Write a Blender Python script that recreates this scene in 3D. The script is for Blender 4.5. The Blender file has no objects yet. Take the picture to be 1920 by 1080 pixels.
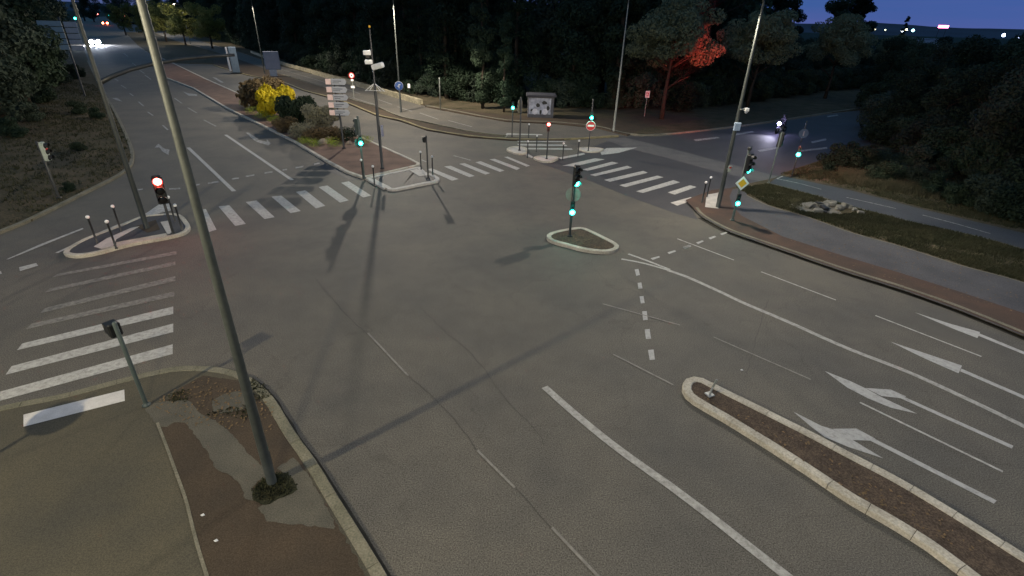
import bpy, bmesh, math, random
from mathutils import Vector, Matrix
random.seed(7)
scene = bpy.context.scene
COL = scene.collection
# ------------------------------------------------------------------ camera
F, H = 952.0, 9.0                       # focal length in photo pixels, camera height in metres
_d = Vector((-55.0, 1815.0, F)).normalized()          # straight down, in camera axes (x right, y down, z forward)
_f = Vector((0, 0, 1)); _f = (_f - _f.dot(_d)*_d).normalized()
_r = _d.cross(_f)
cam = bpy.data.cameras.new('camera'); camo = bpy.data.objects.new('camera', cam); COL.objects.link(camo)
cam.sensor_width = 36; cam.lens = 36*F/1920; cam.clip_start = .1; cam.clip_end = 20000
cx = Vector((_r[0], _f[0], -_d[0])); cdn = Vector((_r[1], _f[1], -_d[1])); cf = Vector((_r[2], _f[2], -_d[2]))
m = Matrix.Identity(4)
for i in range(3): m[i][0] = cx[i]; m[i][1] = -cdn[i]; m[i][2] = -cf[i]
m[2][3] = H
camo.matrix_world = m
scene.camera = camo
def G(px, py, z=0.0):
    "survey: the point at height z seen at photo pixel px,py"
    d = Vector((px-960, py-540, F)); X, Y, Z = d.dot(_r), d.dot(_f), d.dot(_d)
    s = (H-z)/Z
    return Vector((X*s, Y*s, z))
def at_ray(px, py, depth): d = Vector((px-960, py-540, F)); v = Vector((d.dot(_r), d.dot(_f), -d.dot(_d))); v = v*(depth/F); return Vector((v.x, v.y, H+v.z))
def P(pts, z=0.0): return [G(a, b, z) for a, b in pts]
# ------------------------------------------------------------------ sky and exposure
w = bpy.data.worlds.new('World'); scene.world = w; w.use_nodes = True
nt = w.node_tree; nt.nodes.clear()
out = nt.nodes.new('ShaderNodeOutputWorld'); bg = nt.nodes.new('ShaderNodeBackground')
sky = nt.nodes.new('ShaderNodeTexSky'); sky.sky_type = 'NISHITA'; sky.sun_disc = False
sky.sun_elevation = math.radians(1.0); sky.sun_rotation = math.radians(230); sky.air_density = 1.2; sky.dust_density = 1.0; sky.ozone_density = 10
tc = nt.nodes.new('ShaderNodeTexCoord'); va = nt.nodes.new('ShaderNodeVectorMath'); va.inputs[1].default_value = (0, 0, .25); nt.links.new(tc.outputs['Generated'], va.inputs[0])
vn = nt.nodes.new('ShaderNodeVectorMath'); vn.operation = 'NORMALIZE'; nt.links.new(va.outputs[0], vn.inputs[0]); nt.links.new(vn.outputs[0], sky.inputs[0])
sp = nt.nodes.new('ShaderNodeSeparateXYZ'); nt.links.new(tc.outputs['Generated'], sp.inputs[0])
rg = nt.nodes.new('ShaderNodeMapRange'); rg.inputs[1].default_value = -.01; rg.inputs[2].default_value = .09; rg.inputs[3].default_value = 1; rg.inputs[4].default_value = 0; nt.links.new(sp.outputs[2], rg.inputs[0])
cl = nt.nodes.new('ShaderNodeTexNoise'); cl.inputs['Scale'].default_value = 3; cl.inputs['Detail'].default_value = 6
mpg = nt.nodes.new('ShaderNodeMapping'); mpg.inputs['Scale'].default_value = (1, 1, 14); nt.links.new(tc.outputs['Generated'], mpg.inputs[0]); nt.links.new(mpg.outputs[0], cl.inputs['Vector'])
ml = nt.nodes.new('ShaderNodeMath'); ml.operation = 'MULTIPLY_ADD'; nt.links.new(cl.outputs[0], ml.inputs[0]); ml.inputs[1].default_value = .8; ml.inputs[2].default_value = -.4
m2 = nt.nodes.new('ShaderNodeMath'); m2.operation = 'ADD'; m2.use_clamp = True; nt.links.new(rg.outputs[0], m2.inputs[0]); nt.links.new(ml.outputs[0], m2.inputs[1])
glow = nt.nodes.new('ShaderNodeMix'); glow.data_type = 'RGBA'; nt.links.new(m2.outputs[0], glow.inputs[0]); glow.inputs[6].default_value = (.03, .23, .26, 1); glow.inputs[7].default_value = (.26, .26, .36, 1)   # dusk rose low over the horizon
mx = nt.nodes.new('ShaderNodeMix'); mx.data_type = 'RGBA'; mx.blend_type = 'ADD'; mx.inputs[0].default_value = 1
nt.links.new(sky.outputs[0], mx.inputs[6]); nt.links.new(glow.outputs[2], mx.inputs[7])
nt.links.new(mx.outputs[2], bg.inputs[0]); nt.links.new(bg.outputs[0], out.inputs[0])
bg.inputs[1].default_value = .13
scene.view_settings.view_transform = 'Standard'; scene.view_settings.look = 'None'
scene.view_settings.exposure = 1.4; scene.view_settings.gamma = 1.0
dusk_fill = bpy.data.lights.new('dusk_fill', 'SUN'); dusk_fill.energy = .13; dusk_fill.angle = math.radians(120); dusk_fill.color = (.72, .84, 1.0)   # added soft fill from overhead for the after-sunset sky glow, no disc
dusk_fill_obj = bpy.data.objects.new('dusk_fill', dusk_fill); COL.objects.link(dusk_fill_obj); dusk_fill_obj.rotation_euler = (math.radians(24), 0, math.radians(-20))
# ------------------------------------------------------------------ helpers
def tag(o, label=None, cat=None, group=None, kind=None):
    if label: o['label'] = label
    if cat: o['category'] = cat
    if group: o['group'] = group
    if kind: o['kind'] = kind
    return o
MATS = {}
def mat(name, c1, c2=None, scale=4.0, rough=.8, spec=.3, bump=0.0, bscale=60, speck=0.0, sscale=60, metal=0.0, translucent=0.0, detail=6, perobj=0.0):
    if name in MATS: return MATS[name]
    M = bpy.data.materials.new(name); M.use_nodes = True; n = M.node_tree.nodes; l = M.node_tree.links
    b = n['Principled BSDF']; b.inputs['Roughness'].default_value = rough; b.inputs['Metallic'].default_value = metal
    b.inputs['Specular IOR Level'].default_value = spec
    tc = n.new('ShaderNodeTexCoord'); co = tc.outputs['Object']
    c2 = c2 or tuple(x*.7 for x in c1)
    nz = n.new('ShaderNodeTexNoise'); nz.inputs['Scale'].default_value = scale; nz.inputs['Detail'].default_value = detail; l.new(co, nz.inputs['Vector'])
    rp = n.new('ShaderNodeMapRange'); rp.inputs[1].default_value = .3; rp.inputs[2].default_value = .7; l.new(nz.outputs[0], rp.inputs[0])
    mix = n.new('ShaderNodeMix'); mix.data_type = 'RGBA'; l.new(rp.outputs[0], mix.inputs[0])
    mix.inputs[6].default_value = (*c1, 1); mix.inputs[7].default_value = (*c2, 1)
    cur = mix.outputs[2]
    if speck > 0:
        s = n.new('ShaderNodeTexNoise'); s.inputs['Scale'].default_value = sscale; s.inputs['Detail'].default_value = 3; l.new(co, s.inputs['Vector'])
        sr = n.new('ShaderNodeMapRange'); sr.inputs[1].default_value = .32; sr.inputs[2].default_value = .68
        sr.inputs[3].default_value = 1-speck; sr.inputs[4].default_value = 1+speck; l.new(s.outputs[0], sr.inputs[0])
        mm = n.new('ShaderNodeVectorMath'); mm.operation = 'SCALE'; l.new(cur, mm.inputs[0]); l.new(sr.outputs[0], mm.inputs['Scale']); cur = mm.outputs[0]
    if perobj > 0:
        oi = n.new('ShaderNodeObjectInfo'); sr = n.new('ShaderNodeMapRange'); sr.inputs[3].default_value = 1-perobj; sr.inputs[4].default_value = 1+perobj
        l.new(oi.outputs['Random'], sr.inputs[0])
        mm = n.new('ShaderNodeVectorMath'); mm.operation = 'SCALE'; l.new(cur, mm.inputs[0]); l.new(sr.outputs[0], mm.inputs['Scale']); cur = mm.outputs[0]
    l.new(cur, b.inputs['Base Color'])
    if bump > 0:
        bn = n.new('ShaderNodeTexNoise'); bn.inputs['Scale'].default_value = bscale; bn.inputs['Detail'].default_value = 4; l.new(co, bn.inputs['Vector'])
        bp = n.new('ShaderNodeBump'); bp.inputs['Strength'].default_value = bump; bp.inputs['Distance'].default_value = .02
        l.new(bn.outputs[0], bp.inputs['Height']); l.new(bp.outputs[0], b.inputs['Normal'])
    if translucent > 0:
        tr = n.new('ShaderNodeBsdfTranslucent'); l.new(cur, tr.inputs[0]); ms = n.new('ShaderNodeMixShader'); ms.inputs[0].default_value = translucent
        l.new(b.outputs[0], ms.inputs[1]); l.new(tr.outputs[0], ms.inputs[2]); l.new(ms.outputs[0], n['Material Output'].inputs[0])
    MATS[name] = M
    return M
def emit(name, c, s):
    if name in MATS: return MATS[name]
    M = bpy.data.materials.new(name); M.use_nodes = True; b = M.node_tree.nodes['Principled BSDF']
    b.inputs['Base Color'].default_value = (*c, 1); b.inputs['Emission Color'].default_value = (*c, 1); b.inputs['Emission Strength'].default_value = s
    MATS[name] = M
    return M
def paint(name, wear, c=(.5, .5, .48), base=(.095, .09, .08)):
    "road paint, worn through to the asphalt in patches and scratches"
    M = mat(name, c, tuple(x*.82 for x in c), 6, .7, .3, speck=.1, sscale=50)
    n = M.node_tree.nodes; l = M.node_tree.links; b = n['Principled BSDF']
    src = b.inputs['Base Color'].links[0].from_socket
    tc = n.new('ShaderNodeTexCoord')
    a = n.new('ShaderNodeTexNoise'); a.inputs['Scale'].default_value = 7; a.inputs['Detail'].default_value = 9; a.inputs['Roughness'].default_value = .72; l.new(tc.outputs['Object'], a.inputs['Vector'])
    r = n.new('ShaderNodeMapRange'); t = .30+.38*wear
    r.inputs[1].default_value = t-.13; r.inputs[2].default_value = t+.13; r.inputs[3].default_value = .32 if wear < .5 else .05; l.new(a.outputs[0], r.inputs[0])
    mx = n.new('ShaderNodeMix'); mx.data_type = 'RGBA'; l.new(r.outputs[0], mx.inputs[0]); mx.inputs[6].default_value = (*base, 1)
    l.new(src, mx.inputs[7]); l.new(mx.outputs[2], b.inputs['Base Color'])
    return M
class MB:
    def __init__(s): s.v = []; s.f = []
    def poly(s, pts):
        i = len(s.v); s.v += [tuple(p) for p in pts]; s.f.append(tuple(range(i, i+len(pts)))); return s
    def prism(s, pts, z0, z1, inset=0):
        n = len(pts); i = len(s.v)
        s.v += [(p[0], p[1], z0) for p in pts] + [(p[0], p[1], z1) for p in pts]
        s.f.append(tuple(range(i+n, i+2*n))); s.f.append(tuple(range(i+n-1, i-1, -1)))
        for k in range(n): s.f.append((i+k, i+(k+1) % n, i+n+(k+1) % n, i+n+k))
        return s
    def hexa(s, lo, hi):
        n = len(lo); i = len(s.v); s.v += [tuple(p) for p in lo]+[tuple(p) for p in hi]
        s.f.append(tuple(range(i+n, i+2*n))); s.f.append(tuple(range(i+n-1, i-1, -1)))
        for k in range(n): s.f.append((i+k, i+(k+1) % n, i+n+(k+1) % n, i+n+k))
        return s
    def box(s, c, size, rz=0, ch=0.0, tilt=0):
        x, y, z = size[0]/2, size[1]/2, size[2]/2; M = Matrix.Translation(c) @ Matrix.Rotation(rz, 4, 'Z') @ Matrix.Rotation(tilt, 4, 'Y')
        ch = min(ch, x*.8, y*.8, z*.8)
        if ch <= 0:
            p = [(-x, -y), (x, -y), (x, y), (-x, y)]
            return s.hexa([M @ Vector((a, b, -z)) for a, b in p], [M @ Vector((a, b, z)) for a, b in p])
        def ring(xx, yy, zz, c):
            return [M @ Vector(q) for q in ((-xx+c, -yy, zz), (xx-c, -yy, zz), (xx, -yy+c, zz), (xx, yy-c, zz), (xx-c, yy, zz), (-xx+c, yy, zz), (-xx, yy-c, zz), (-xx, -yy+c, zz))]
        rs = [ring(x-ch, y-ch, -z, ch*.6), ring(x, y, -z+ch, ch), ring(x, y, z-ch, ch), ring(x-ch, y-ch, z, ch*.6)]
        i = len(s.v)
        for r in rs: s.v += [tuple(q) for q in r]
        s.f.append(tuple(range(i+7, i-1, -1))); s.f.append(tuple(range(i+24, i+32)))
        for k in range(3):
            for j in range(8): s.f.append((i+8*k+j, i+8*k+(j+1) % 8, i+8*k+8+(j+1) % 8, i+8*k+8+j))
        return s
    def path(s, pts, rad, n=10, cap=True):
        pts = [Vector(p) for p in pts]; i = len(s.v); up0 = None
        for k, p in enumerate(pts):
            a = pts[max(k-1, 0)]; b = pts[min(k+1, len(pts)-1)]; t = (b-a).normalized()
            if up0 is None: up0 = Vector((1, 0, 0)) if abs(t.x) < .8 else Vector((0, 1, 0))
            u = (up0-up0.dot(t)*t).normalized(); up0 = u; v = t.cross(u); r = rad[k] if isinstance(rad, (list, tuple)) else rad
            for j in range(n):
                an = 2*math.pi*j/n; s.v.append(tuple(p+u*math.cos(an)*r+v*math.sin(an)*r))
        for k in range(len(pts)-1):
            for j in range(n): s.f.append((i+k*n+j, i+k*n+(j+1) % n, i+(k+1)*n+(j+1) % n, i+(k+1)*n+j))
        if cap: s.f.append(tuple(range(i+n-1, i-1, -1))); s.f.append(tuple(range(i+(len(pts)-1)*n, i+len(pts)*n)))
        return s
    def lathe(s, c, prof, n=14, axis='z'):
        i = len(s.v); c = Vector(c)
        for r, h in prof:
            for j in range(n):
                a = 2*math.pi*j/n; x, y = math.cos(a)*r, math.sin(a)*r
                q = Vector((x, y, h)) if axis == 'z' else Vector((h, x, y)) if axis == 'x' else Vector((x, h, y))
                s.v.append(tuple(c+q))
        for k in range(len(prof)-1):
            for j in range(n): s.f.append((i+k*n+j, i+k*n+(j+1) % n, i+(k+1)*n+(j+1) % n, i+(k+1)*n+j))
        s.f.append(tuple(range(i+n-1, i-1, -1))); s.f.append(tuple(range(i+(len(prof)-1)*n, i+len(prof)*n)))
        return s
    def ball(s, c, r, n=10, sz=1):
        return s.lathe(c, [(max(.001, r*math.sin(math.pi*k/n)), -sz*r*math.cos(math.pi*k/n)) for k in range(n+1)], 12)
    def disc(s, c, r, t=.01, n=28):           # facing local +x
        return s.lathe(c, [(r, 0), (r, t)], n, 'x')
    def build(s, name, m, parent=None, smooth=False):
        me = bpy.data.meshes.new(name); me.from_pydata(s.v, [], s.f); me.update()
        if smooth:
            for p in me.polygons: p.use_smooth = len(p.vertices) < 5
        for q in (m if isinstance(m, (list, tuple)) else [m]): me.materials.append(q)
        o = bpy.data.objects.new(name, me); COL.objects.link(o)
        if parent: o.parent = parent
        return o
def thing(name, loc, label, cat, group=None, face=None, rz=None):
    o = bpy.data.objects.new(name, None); COL.objects.link(o); o.location = loc; o.empty_display_size = .3
    if face is not None: rz = math.atan2(face[1], face[0])
    o.rotation_euler = (0, 0, rz or 0)
    return tag(o, label, cat, group)
def struct(name, mb, m, z=None):
    return tag(mb.build(name, m), kind='structure')
def crom(pts, n=6, closed=False):
    "smooth a traced line"
    pts = [Vector(p) for p in pts]; o = []; N = len(pts)
    rng = range(N if closed else N-1)
    for i in rng:
        p0 = pts[(i-1) % N] if closed or i > 0 else pts[0]; p1 = pts[i]; p2 = pts[(i+1) % N]
        p3 = pts[(i+2) % N] if closed or i < N-2 else pts[-1]
        for k in range(n):
            t = k/n
            o.append(.5*((2*p1)+(p2-p0)*t+(2*p0-5*p1+4*p2-p3)*t*t+(3*p1-p0-3*p2+p3)*t**3))
    if not closed: o.append(pts[-1])
    return o
def resample(pts, step, closed=False):
    pts = list(pts)+([pts[0]] if closed else []); L = [0]
    for a, b in zip(pts, pts[1:]): L.append(L[-1]+(b-a).length)
    n = max(2, int(round(L[-1]/step))); o = []; k = 0
    for i in range(n+(0 if closed else 1)):
        s = L[-1]*i/n
        while k < len(L)-2 and L[k+1] < s: k += 1
        t = (s-L[k])/max(1e-6, L[k+1]-L[k]); o.append(pts[k].lerp(pts[k+1], min(1, t)))
    return o
def offset(pts, d, closed=False):
    o = []; N = len(pts)
    for i in range(N):
        a = pts[(i-1) % N] if closed or i else pts[i]; b = pts[(i+1) % N] if closed or i < N-1 else pts[i]
        t = (b-a); t.z = 0; t.normalize(); o.append(pts[i]+Vector((-t.y, t.x, 0))*d)
    return o
def kerb(mb, pts, width, z0, z1, side=1, closed=False, step=1.0, gap=.012, ch=.02):
    "row of separate kerb stones along a line; side=+1 lays them to the left of the line"
    fine = resample(pts, step/3, closed); inn = offset(fine, width*side, closed); N = len(fine); tot = N if closed else N-1
    for k in range(0, tot, 3):
        idx = [(k+j) % N for j in range(min(3, tot-k)+1)]
        o = [fine[i].copy() for i in idx]; q = [inn[i].copy() for i in idx]
        for line in (o, q):
            a, b = line[0], line[-1]; d = (b-a)
            if d.length > .1: line[0] = a+d.normalized()*gap*.5; line[-1] = b-d.normalized()*gap*.5
        dz = random.uniform(-.006, .006)
        for j in range(len(idx)-1):
            A, B, C, D = o[j], o[j+1], q[j+1], q[j]
            if side < 0: A, B, C, D = D, C, B, A
            nrm = (C-B).normalized()*ch*side if side > 0 else (C-B).normalized()*ch
            base = [Vector((p.x, p.y, z0)) for p in (A, B, C, D)]; mid = [Vector((p.x, p.y, z1-ch+dz)) for p in (A, B, C, D)]
            n1 = (D-A).normalized()*ch; n2 = (C-B).normalized()*ch
            top = [Vector((p.x, p.y, z1+dz)) for p in (A+n1, B+n2, C-n2, D-n1)]
            mb.hexa(base, mid); mb.hexa(mid, top)
def ribbon(mb, pts, width, z=.004, wob=0.0):
    pts = [Vector(p) for p in pts]; L = offset(pts, width/2); R = offset(pts, -width/2)
    for i in range(len(pts)-1):
        q = [R[i], R[i+1], L[i+1], L[i]]; mb.poly([(p.x, p.y, z) for p in q])
def light(parent, name, kind, loc, power, color, size=.1, direction=None, spot=None, blend=.5, bat=False):
    L = bpy.data.lights.new(name, kind); L.energy = power; L.color = color
    if kind == 'AREA': L.shape = 'DISK'; L.size = size
    else: L.shadow_soft_size = size
    if kind == 'SPOT': L.spot_size = spot; L.spot_blend = blend
    if bat:                                 # street lamp optics throw more light outwards than straight down
        L.use_nodes = True; n = L.node_tree.nodes; k = L.node_tree.links; e = n['Emission']
        t_ = n.new('ShaderNodeTexCoord'); sp_ = n.new('ShaderNodeSeparateXYZ'); k.new(t_.outputs['Normal'], sp_.inputs[0])
        q = n.new('ShaderNodeMath'); q.operation = 'MULTIPLY'; k.new(sp_.outputs[2], q.inputs[0]); k.new(sp_.outputs[2], q.inputs[1])
        q2 = n.new('ShaderNodeMath'); q2.operation = 'ADD'; k.new(q.outputs[0], q2.inputs[0]); q2.inputs[1].default_value = .10
        q3 = n.new('ShaderNodeMath'); q3.operation = 'DIVIDE'; q3.inputs[0].default_value = .45; k.new(q2.outputs[0], q3.inputs[1]); k.new(q3.outputs[0], e.inputs['Strength'])
    o = bpy.data.objects.new(name, L); COL.objects.link(o); o.location = loc; o.parent = parent
    if direction is not None: o.rotation_euler = Vector(direction).to_track_quat('-Z', 'Y').to_euler()
    return o
# ------------------------------------------------------------------ materials
ASPH = mat('asphalt', (.122, .110, .090), (.084, .079, .070), .35, .78, .35, .16, 110, .55, 36)
n = ASPH.node_tree.nodes; l = ASPH.node_tree.links; b = n['Principled BSDF']           # fine crack network, patchy
src = b.inputs['Base Color'].links[0].from_socket; tc = n.new('ShaderNodeTexCoord')
dn = n.new('ShaderNodeTexNoise'); dn.inputs['Scale'].default_value = .6; dn.inputs['Detail'].default_value = 5; l.new(tc.outputs['Object'], dn.inputs['Vector'])
ad = n.new('ShaderNodeVectorMath'); ad.operation = 'MULTIPLY_ADD'; l.new(dn.outputs['Color'], ad.inputs[0]); ad.inputs[1].default_value = (2.4, 2.4, 2.4); l.new(tc.outputs['Object'], ad.inputs[2])
vo = n.new('ShaderNodeTexVoronoi'); vo.feature = 'DISTANCE_TO_EDGE'; vo.inputs['Scale'].default_value = .17; l.new(ad.outputs[0], vo.inputs['Vector'])
cr = n.new('ShaderNodeMapRange'); cr.inputs[1].default_value = .0015; cr.inputs[2].default_value = .006; cr.inputs[3].default_value = .87; cr.inputs[4].default_value = 1; l.new(vo.outputs['Distance'], cr.inputs[0])
st = n.new('ShaderNodeTexNoise'); st.inputs['Scale'].default_value = 1.7; st.inputs['Detail'].default_value = 8; st.inputs['Roughness'].default_value = .65; l.new(tc.outputs['Object'], st.inputs['Vector'])
sr = n.new('ShaderNodeMapRange'); sr.inputs[1].default_value = .35; sr.inputs[2].default_value = .65; sr.inputs[3].default_value = .93; sr.inputs[4].default_value = 1.06; l.new(st.outputs[0], sr.inputs[0])
m1 = n.new('ShaderNodeMath'); m1.operation = 'MULTIPLY'; l.new(cr.outputs[0], m1.inputs[0]); l.new(sr.outputs[0], m1.inputs[1])
vm = n.new('ShaderNodeVectorMath'); vm.operation = 'SCALE'; l.new(src, vm.inputs[0]); l.new(m1.outputs[0], vm.inputs['Scale']); l.new(vm.outputs[0], b.inputs['Base Color'])
DARKASPH = mat('older_asphalt', (.060, .058, .060), (.047, .046, .048), .5, .7, .4, .3, 90, .4, 34)
BAND = mat('pale_asphalt_band', (.12, .115, .11), (.09, .088, .088), 1.2, .8, .3, .3, 90, .3, 34)
PAVE = mat('pavement_asphalt', (.092, .081, .054), (.058, .055, .044), .5, .85, .25, .12, 80, .3, 46)
GREYP = mat('path_asphalt', (.085, .085, .09), (.06, .06, .066), .6, .85, .25, .3, 80, .3, 40)
REDP = mat('red_paving', (.088, .056, .042), (.058, .044, .037), 1.0, .88, .2, .35, 60, .3, 34)
BROWN = mat('brown_paving', (.068, .050, .034), (.048, .038, .028), .9, .88, .2, .35, 60, .3, 40)
CONC = mat('concrete_patch', (.15, .148, .13), (.11, .108, .095), 1.3, .85, .25, .3, 60, .25, 40)
KERB = mat('kerb_stone', (.52, .48, .40), (.34, .31, .25), 1.8, .8, .3, .5, 40, .22, 24)
KERBD = mat('weathered_kerb', (.19, .175, .135), (.12, .115, .085), 1.6, .85, .25, .5, 40, .25, 24)
WHITEP = mat('white_slab', (.5, .47, .43), (.36, .34, .31), 3, .75, .3, .2, 60, .12, 30)
SOIL = mat('island_soil', (.105, .078, .058), (.062, .048, .038), 3.5, .95, .1, .8, 30, .4, 30)
MEDIAN = mat('median_paving', (.20, .125, .095), (.12, .08, .062), .9, .9, .15, .4, 40, .25, 26)
DIRT = mat('verge_earth', (.095, .075, .05), (.05, .047, .028), .7, .95, .1, .6, 12, .35, 9)
GROUND = mat('field_ground', (.03, .033, .02), (.02, .026, .013), .1, .95, .1, .4, 4, .2, 2)
GRASS = mat('grass_blade', (.055, .052, .028), (.028, .034, .016), 1.2, .8, .2, translucent=.2)
DRY = mat('dry_grass', (.095, .088, .055), (.055, .058, .034), .8, .85, .15, translucent=.2)
P0 = paint('fresh_paint', .18, (.42, .415, .40)); P1 = paint('zebra_paint', .34, (.47, .46, .43)); P2 = paint('worn_paint', .6); P3 = paint('faded_paint', .5, (.27, .255, .225)); P5 = paint('ghost_paint', .42, (.27, .255, .225)); P4 = paint('line_paint', .36, (.42, .41, .38))
STEEL = mat('galvanised_steel', (.24, .25, .23), (.18, .19, .17), 3, .5, .5, .1, 30, .08, 20, metal=.3)
DKST = mat('dark_painted_steel', (.02, .022, .024), (.012, .014, .015), 5, .45, .5)
GREENST = mat('grey_green_steel', (.06, .08, .075), (.045, .06, .055), 5, .5, .5)
POLEM = mat('pole_paint', (.05, .057, .053), (.035, .041, .039), 2.5, .5, .4, .15, 20, .12, 12)
PLAST = mat('black_plastic', (.012, .013, .013), (.008, .009, .009), 6, .5, .4)
WHITE = mat('white_enamel', (.75, .75, .74), (.65, .65, .64), 5, .4, .5)
SIGNBK = mat('sign_back', (.33, .36, .31), (.26, .29, .25), 4, .5, .5)
SIGNGR = mat('sign_grey', (.36, .38, .42), (.3, .32, .36), 4, .5, .5)
BLUE = mat('sign_blue', (.04, .11, .35), (.03, .09, .3), 4, .4, .5)
RED = mat('sign_red', (.5, .03, .03), (.42, .02, .02), 4, .4, .5)
YEL = mat('sign_yellow', (.75, .42, .03), (.68, .36, .02), 4, .4, .5)
PINK = mat('sign_pink_white', (.85, .62, .58), (.75, .56, .52), 4, .4, .5)
DGLASS = mat('dark_lens', (.01, .01, .01), (.008, .008, .008), 4, .15, .5)
WALLM = mat('stone_wall', (.36, .32, .22), (.2, .18, .12), 1.2, .9, .2, .6, 8, .3, 6)
GREEN_ON = emit('green_lamp_lit', (.0, 1.0, .78), 3); RED_ON = emit('red_lamp_lit', (1.0, .012, .012), 5); GREEN_CORE = emit('green_lamp_core', (.10, 1.0, .9), 4); RED_CORE = emit('red_lamp_core', (1, .24, .2), 6)
WHITE_ON = emit('violet_white_lamp_lit', (.45, .38, 1.0), 12); HEAD_ON = emit('headlamp_lit', (.8, .85, 1.0), 400)
TAIL_ON = emit('tail_lamp_lit', (1.0, .12, .05), 60); LAMP_ON = emit('street_lamp_lit', (1.0, .85, .6), 30)
def leafmat(name, c, c2, sp=.35): return mat(name, c, c2, .9, .75, .15, translucent=.25, perobj=sp, detail=3)
LEAF = [leafmat('dark_leaf', (.028, .046, .028), (.014, .027, .017)), leafmat('mid_leaf', (.034, .052, .031), (.021, .035, .021)), leafmat('grey_leaf', (.046, .062, .044), (.029, .042, .030))]
CONIF = leafmat('conifer_needles', (.022, .040, .022), (.013, .024, .013)); BARK = mat('bark', (.05, .04, .03), (.028, .023, .018), 6, .9, .1, .6, 20)
PLANE = leafmat('plane_tree_leaf', (.17, .185, .11), (.10, .12, .07), .1)
YLEAF = leafmat('yellow_leaf', (.62, .48, .02), (.36, .3, .02), .05); LLEAF = leafmat('lime_leaf', (.3, .36, .05), (.18, .24, .04), .1)
GLEAF = leafmat('silver_leaf', (.26, .25, .17), (.15, .14, .10), .1); BLEAF = leafmat('brown_leaf', (.17, .12, .06), (.09, .07, .04), .1)
# ------------------------------------------------------------------ ground, roads, pavements
g = MB(); R_ = 9000; g.poly([(-R_, -R_, -.03), (R_, -R_, -.03), (R_, R_, -.03), (-R_, R_, -.03)]); struct('ground', g, GROUND)
left_edge = P([(-260, 560), (-120, 490), (0, 440), (60, 415), (150, 370), (235, 325), (252, 297), (243, 262), (215, 205), (188, 160), (166, 115), (152, 80), (141, 50), (138, 34)])
right_edge = P([(215, 30), (290, 50), (380, 78), (450, 98), (527, 124), (660, 158), (790, 197), (870, 212), (950, 226), (1040, 230), (1120, 238), (1175, 252), (1240, 254), (1400, 236), (1560, 212), (1720, 188), (1900, 160)])
low_edge = P([(1960, 215), (1760, 250), (1620, 275), (1480, 322), (1452, 336), (1380, 352), (1310, 372), (1300, 392), (1317, 408), (1367, 435), (1467, 470), (1583, 510), (1700, 547), (1800, 583), (1920, 632), (2150, 730), (2400, 860)])
R0 = P([(2700, 1500), (1400, 1600), (200, 1700), (-900, 1500), (-800, 900)])
road = MB(); road.poly(left_edge+right_edge+low_edge+R0); ROAD = struct('road', road, ASPH)
ZC = [0]
def rp(name, polys, m, z=.004):
    mb = MB()
    if z > .008: ZC[0] += 1; z += ZC[0]*.00018
    for q in polys: mb.poly([(p.x, p.y, z) for p in P(q)])
    return mb.build(name, m, ROAD)
rp('older_asphalt_patch', [[(1010, 306), (1050, 319), (1110, 341), (1180, 369), (1262, 399), (1308, 412), (1298, 392), (1308, 372), (1380, 353), (1450, 337), (1480, 322), (1620, 276), (1760, 251), (1900, 225), (1880, 166), (1720, 190), (1560, 214), (1400, 238), (1240, 256), (1160, 256), (1075, 290)]], DARKASPH, .002)
rp('pale_asphalt_band', [[(1132, 261), (1172, 258), (1235, 273), (1340, 300), (1462, 332), (1442, 344), (1345, 322), (1250, 296), (1180, 279)]], BAND, .005)
rp('tar_patch', [[(600, 300), (690, 330), (660, 340), (585, 308)]], DARKASPH, .0025)
Z1 = [[(375, 394), (386, 392), (406, 431), (391, 435.5)], [(410, 387.5), (430, 385), (461, 420), (441, 424)], [(461, 379), (481, 376), (515, 407.5), (496, 411)], [(509, 369), (527.5, 367), (564, 396), (545, 400)],
      [(555, 360), (572.5, 357), (610, 386), (592.5, 391)], [(597.5, 351), (614, 348), (654, 376), (637.5, 380)], [(639.5, 343), (654, 340), (696, 367), (681, 370.5)]]
Z2 = [[(800, 317.5), (810, 316), (860, 336), (847.5, 339)], [(832.5, 312.5), (845, 311), (890, 330), (880, 332.5)], [(861, 307.5), (871, 306), (919, 325), (910, 327.5)], [(891, 304.5), (901, 302.5), (946, 320), (937, 322.5)],
      [(917.5, 299), (927.5, 298), (975, 315.5), (969, 319)], [(945, 294.5), (952.5, 294), (994, 311), (987, 312.5)]]
Z3 = [[(1054, 311), (1076, 312.5), (1134, 299), (1115, 297)], [(1092, 318), (1102, 320.5), (1160, 306), (1147, 303.5)], [(1106, 328), (1116, 330.5), (1185, 314.5), (1176, 311)], [(1132.5, 337.5), (1144, 341), (1215, 324), (1206, 320.5)],
      [(1161, 347.5), (1172.5, 351), (1244, 332.5), (1232.5, 329.5)], [(1192.5, 359), (1205, 362), (1275, 342), (1262.5, 338)], [(1252, 361), (1265, 365), (1306, 351), (1294, 347.5)]]
Z4a = [[(324, 646), (324, 664), (0, 752), (-150, 793), (-190, 786), (0, 735)], [(325, 607), (325, 623), (11, 703), (22, 687)], [(325, 575), (325, 589), (32, 657), (42, 644.5)]]
Z4b = [[(327, 547), (327, 556), (48, 618), (60, 607)], [(329, 518), (329, 527), (75, 588), (84, 578)], [(329, 490.5), (329, 497.5), (84, 549), (94, 541)], [(331, 471), (331, 477.5), (99, 520), (108, 514)]]
Z5 = [[(967, 263), (1055, 264), (1062, 266.5), (972, 266)], [(969, 270), (1061, 271.5), (1064, 274), (973, 273)], [(976, 277.5), (1072, 278.5), (1074, 281), (980, 280)]]
for z, m_ in ((Z1, P1), (Z2, P1), (Z3, P1), (Z4a, P1), (Z4b, P3), (Z5, P1)): rp('zebra_crossing', z, m_, .009)
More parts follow.
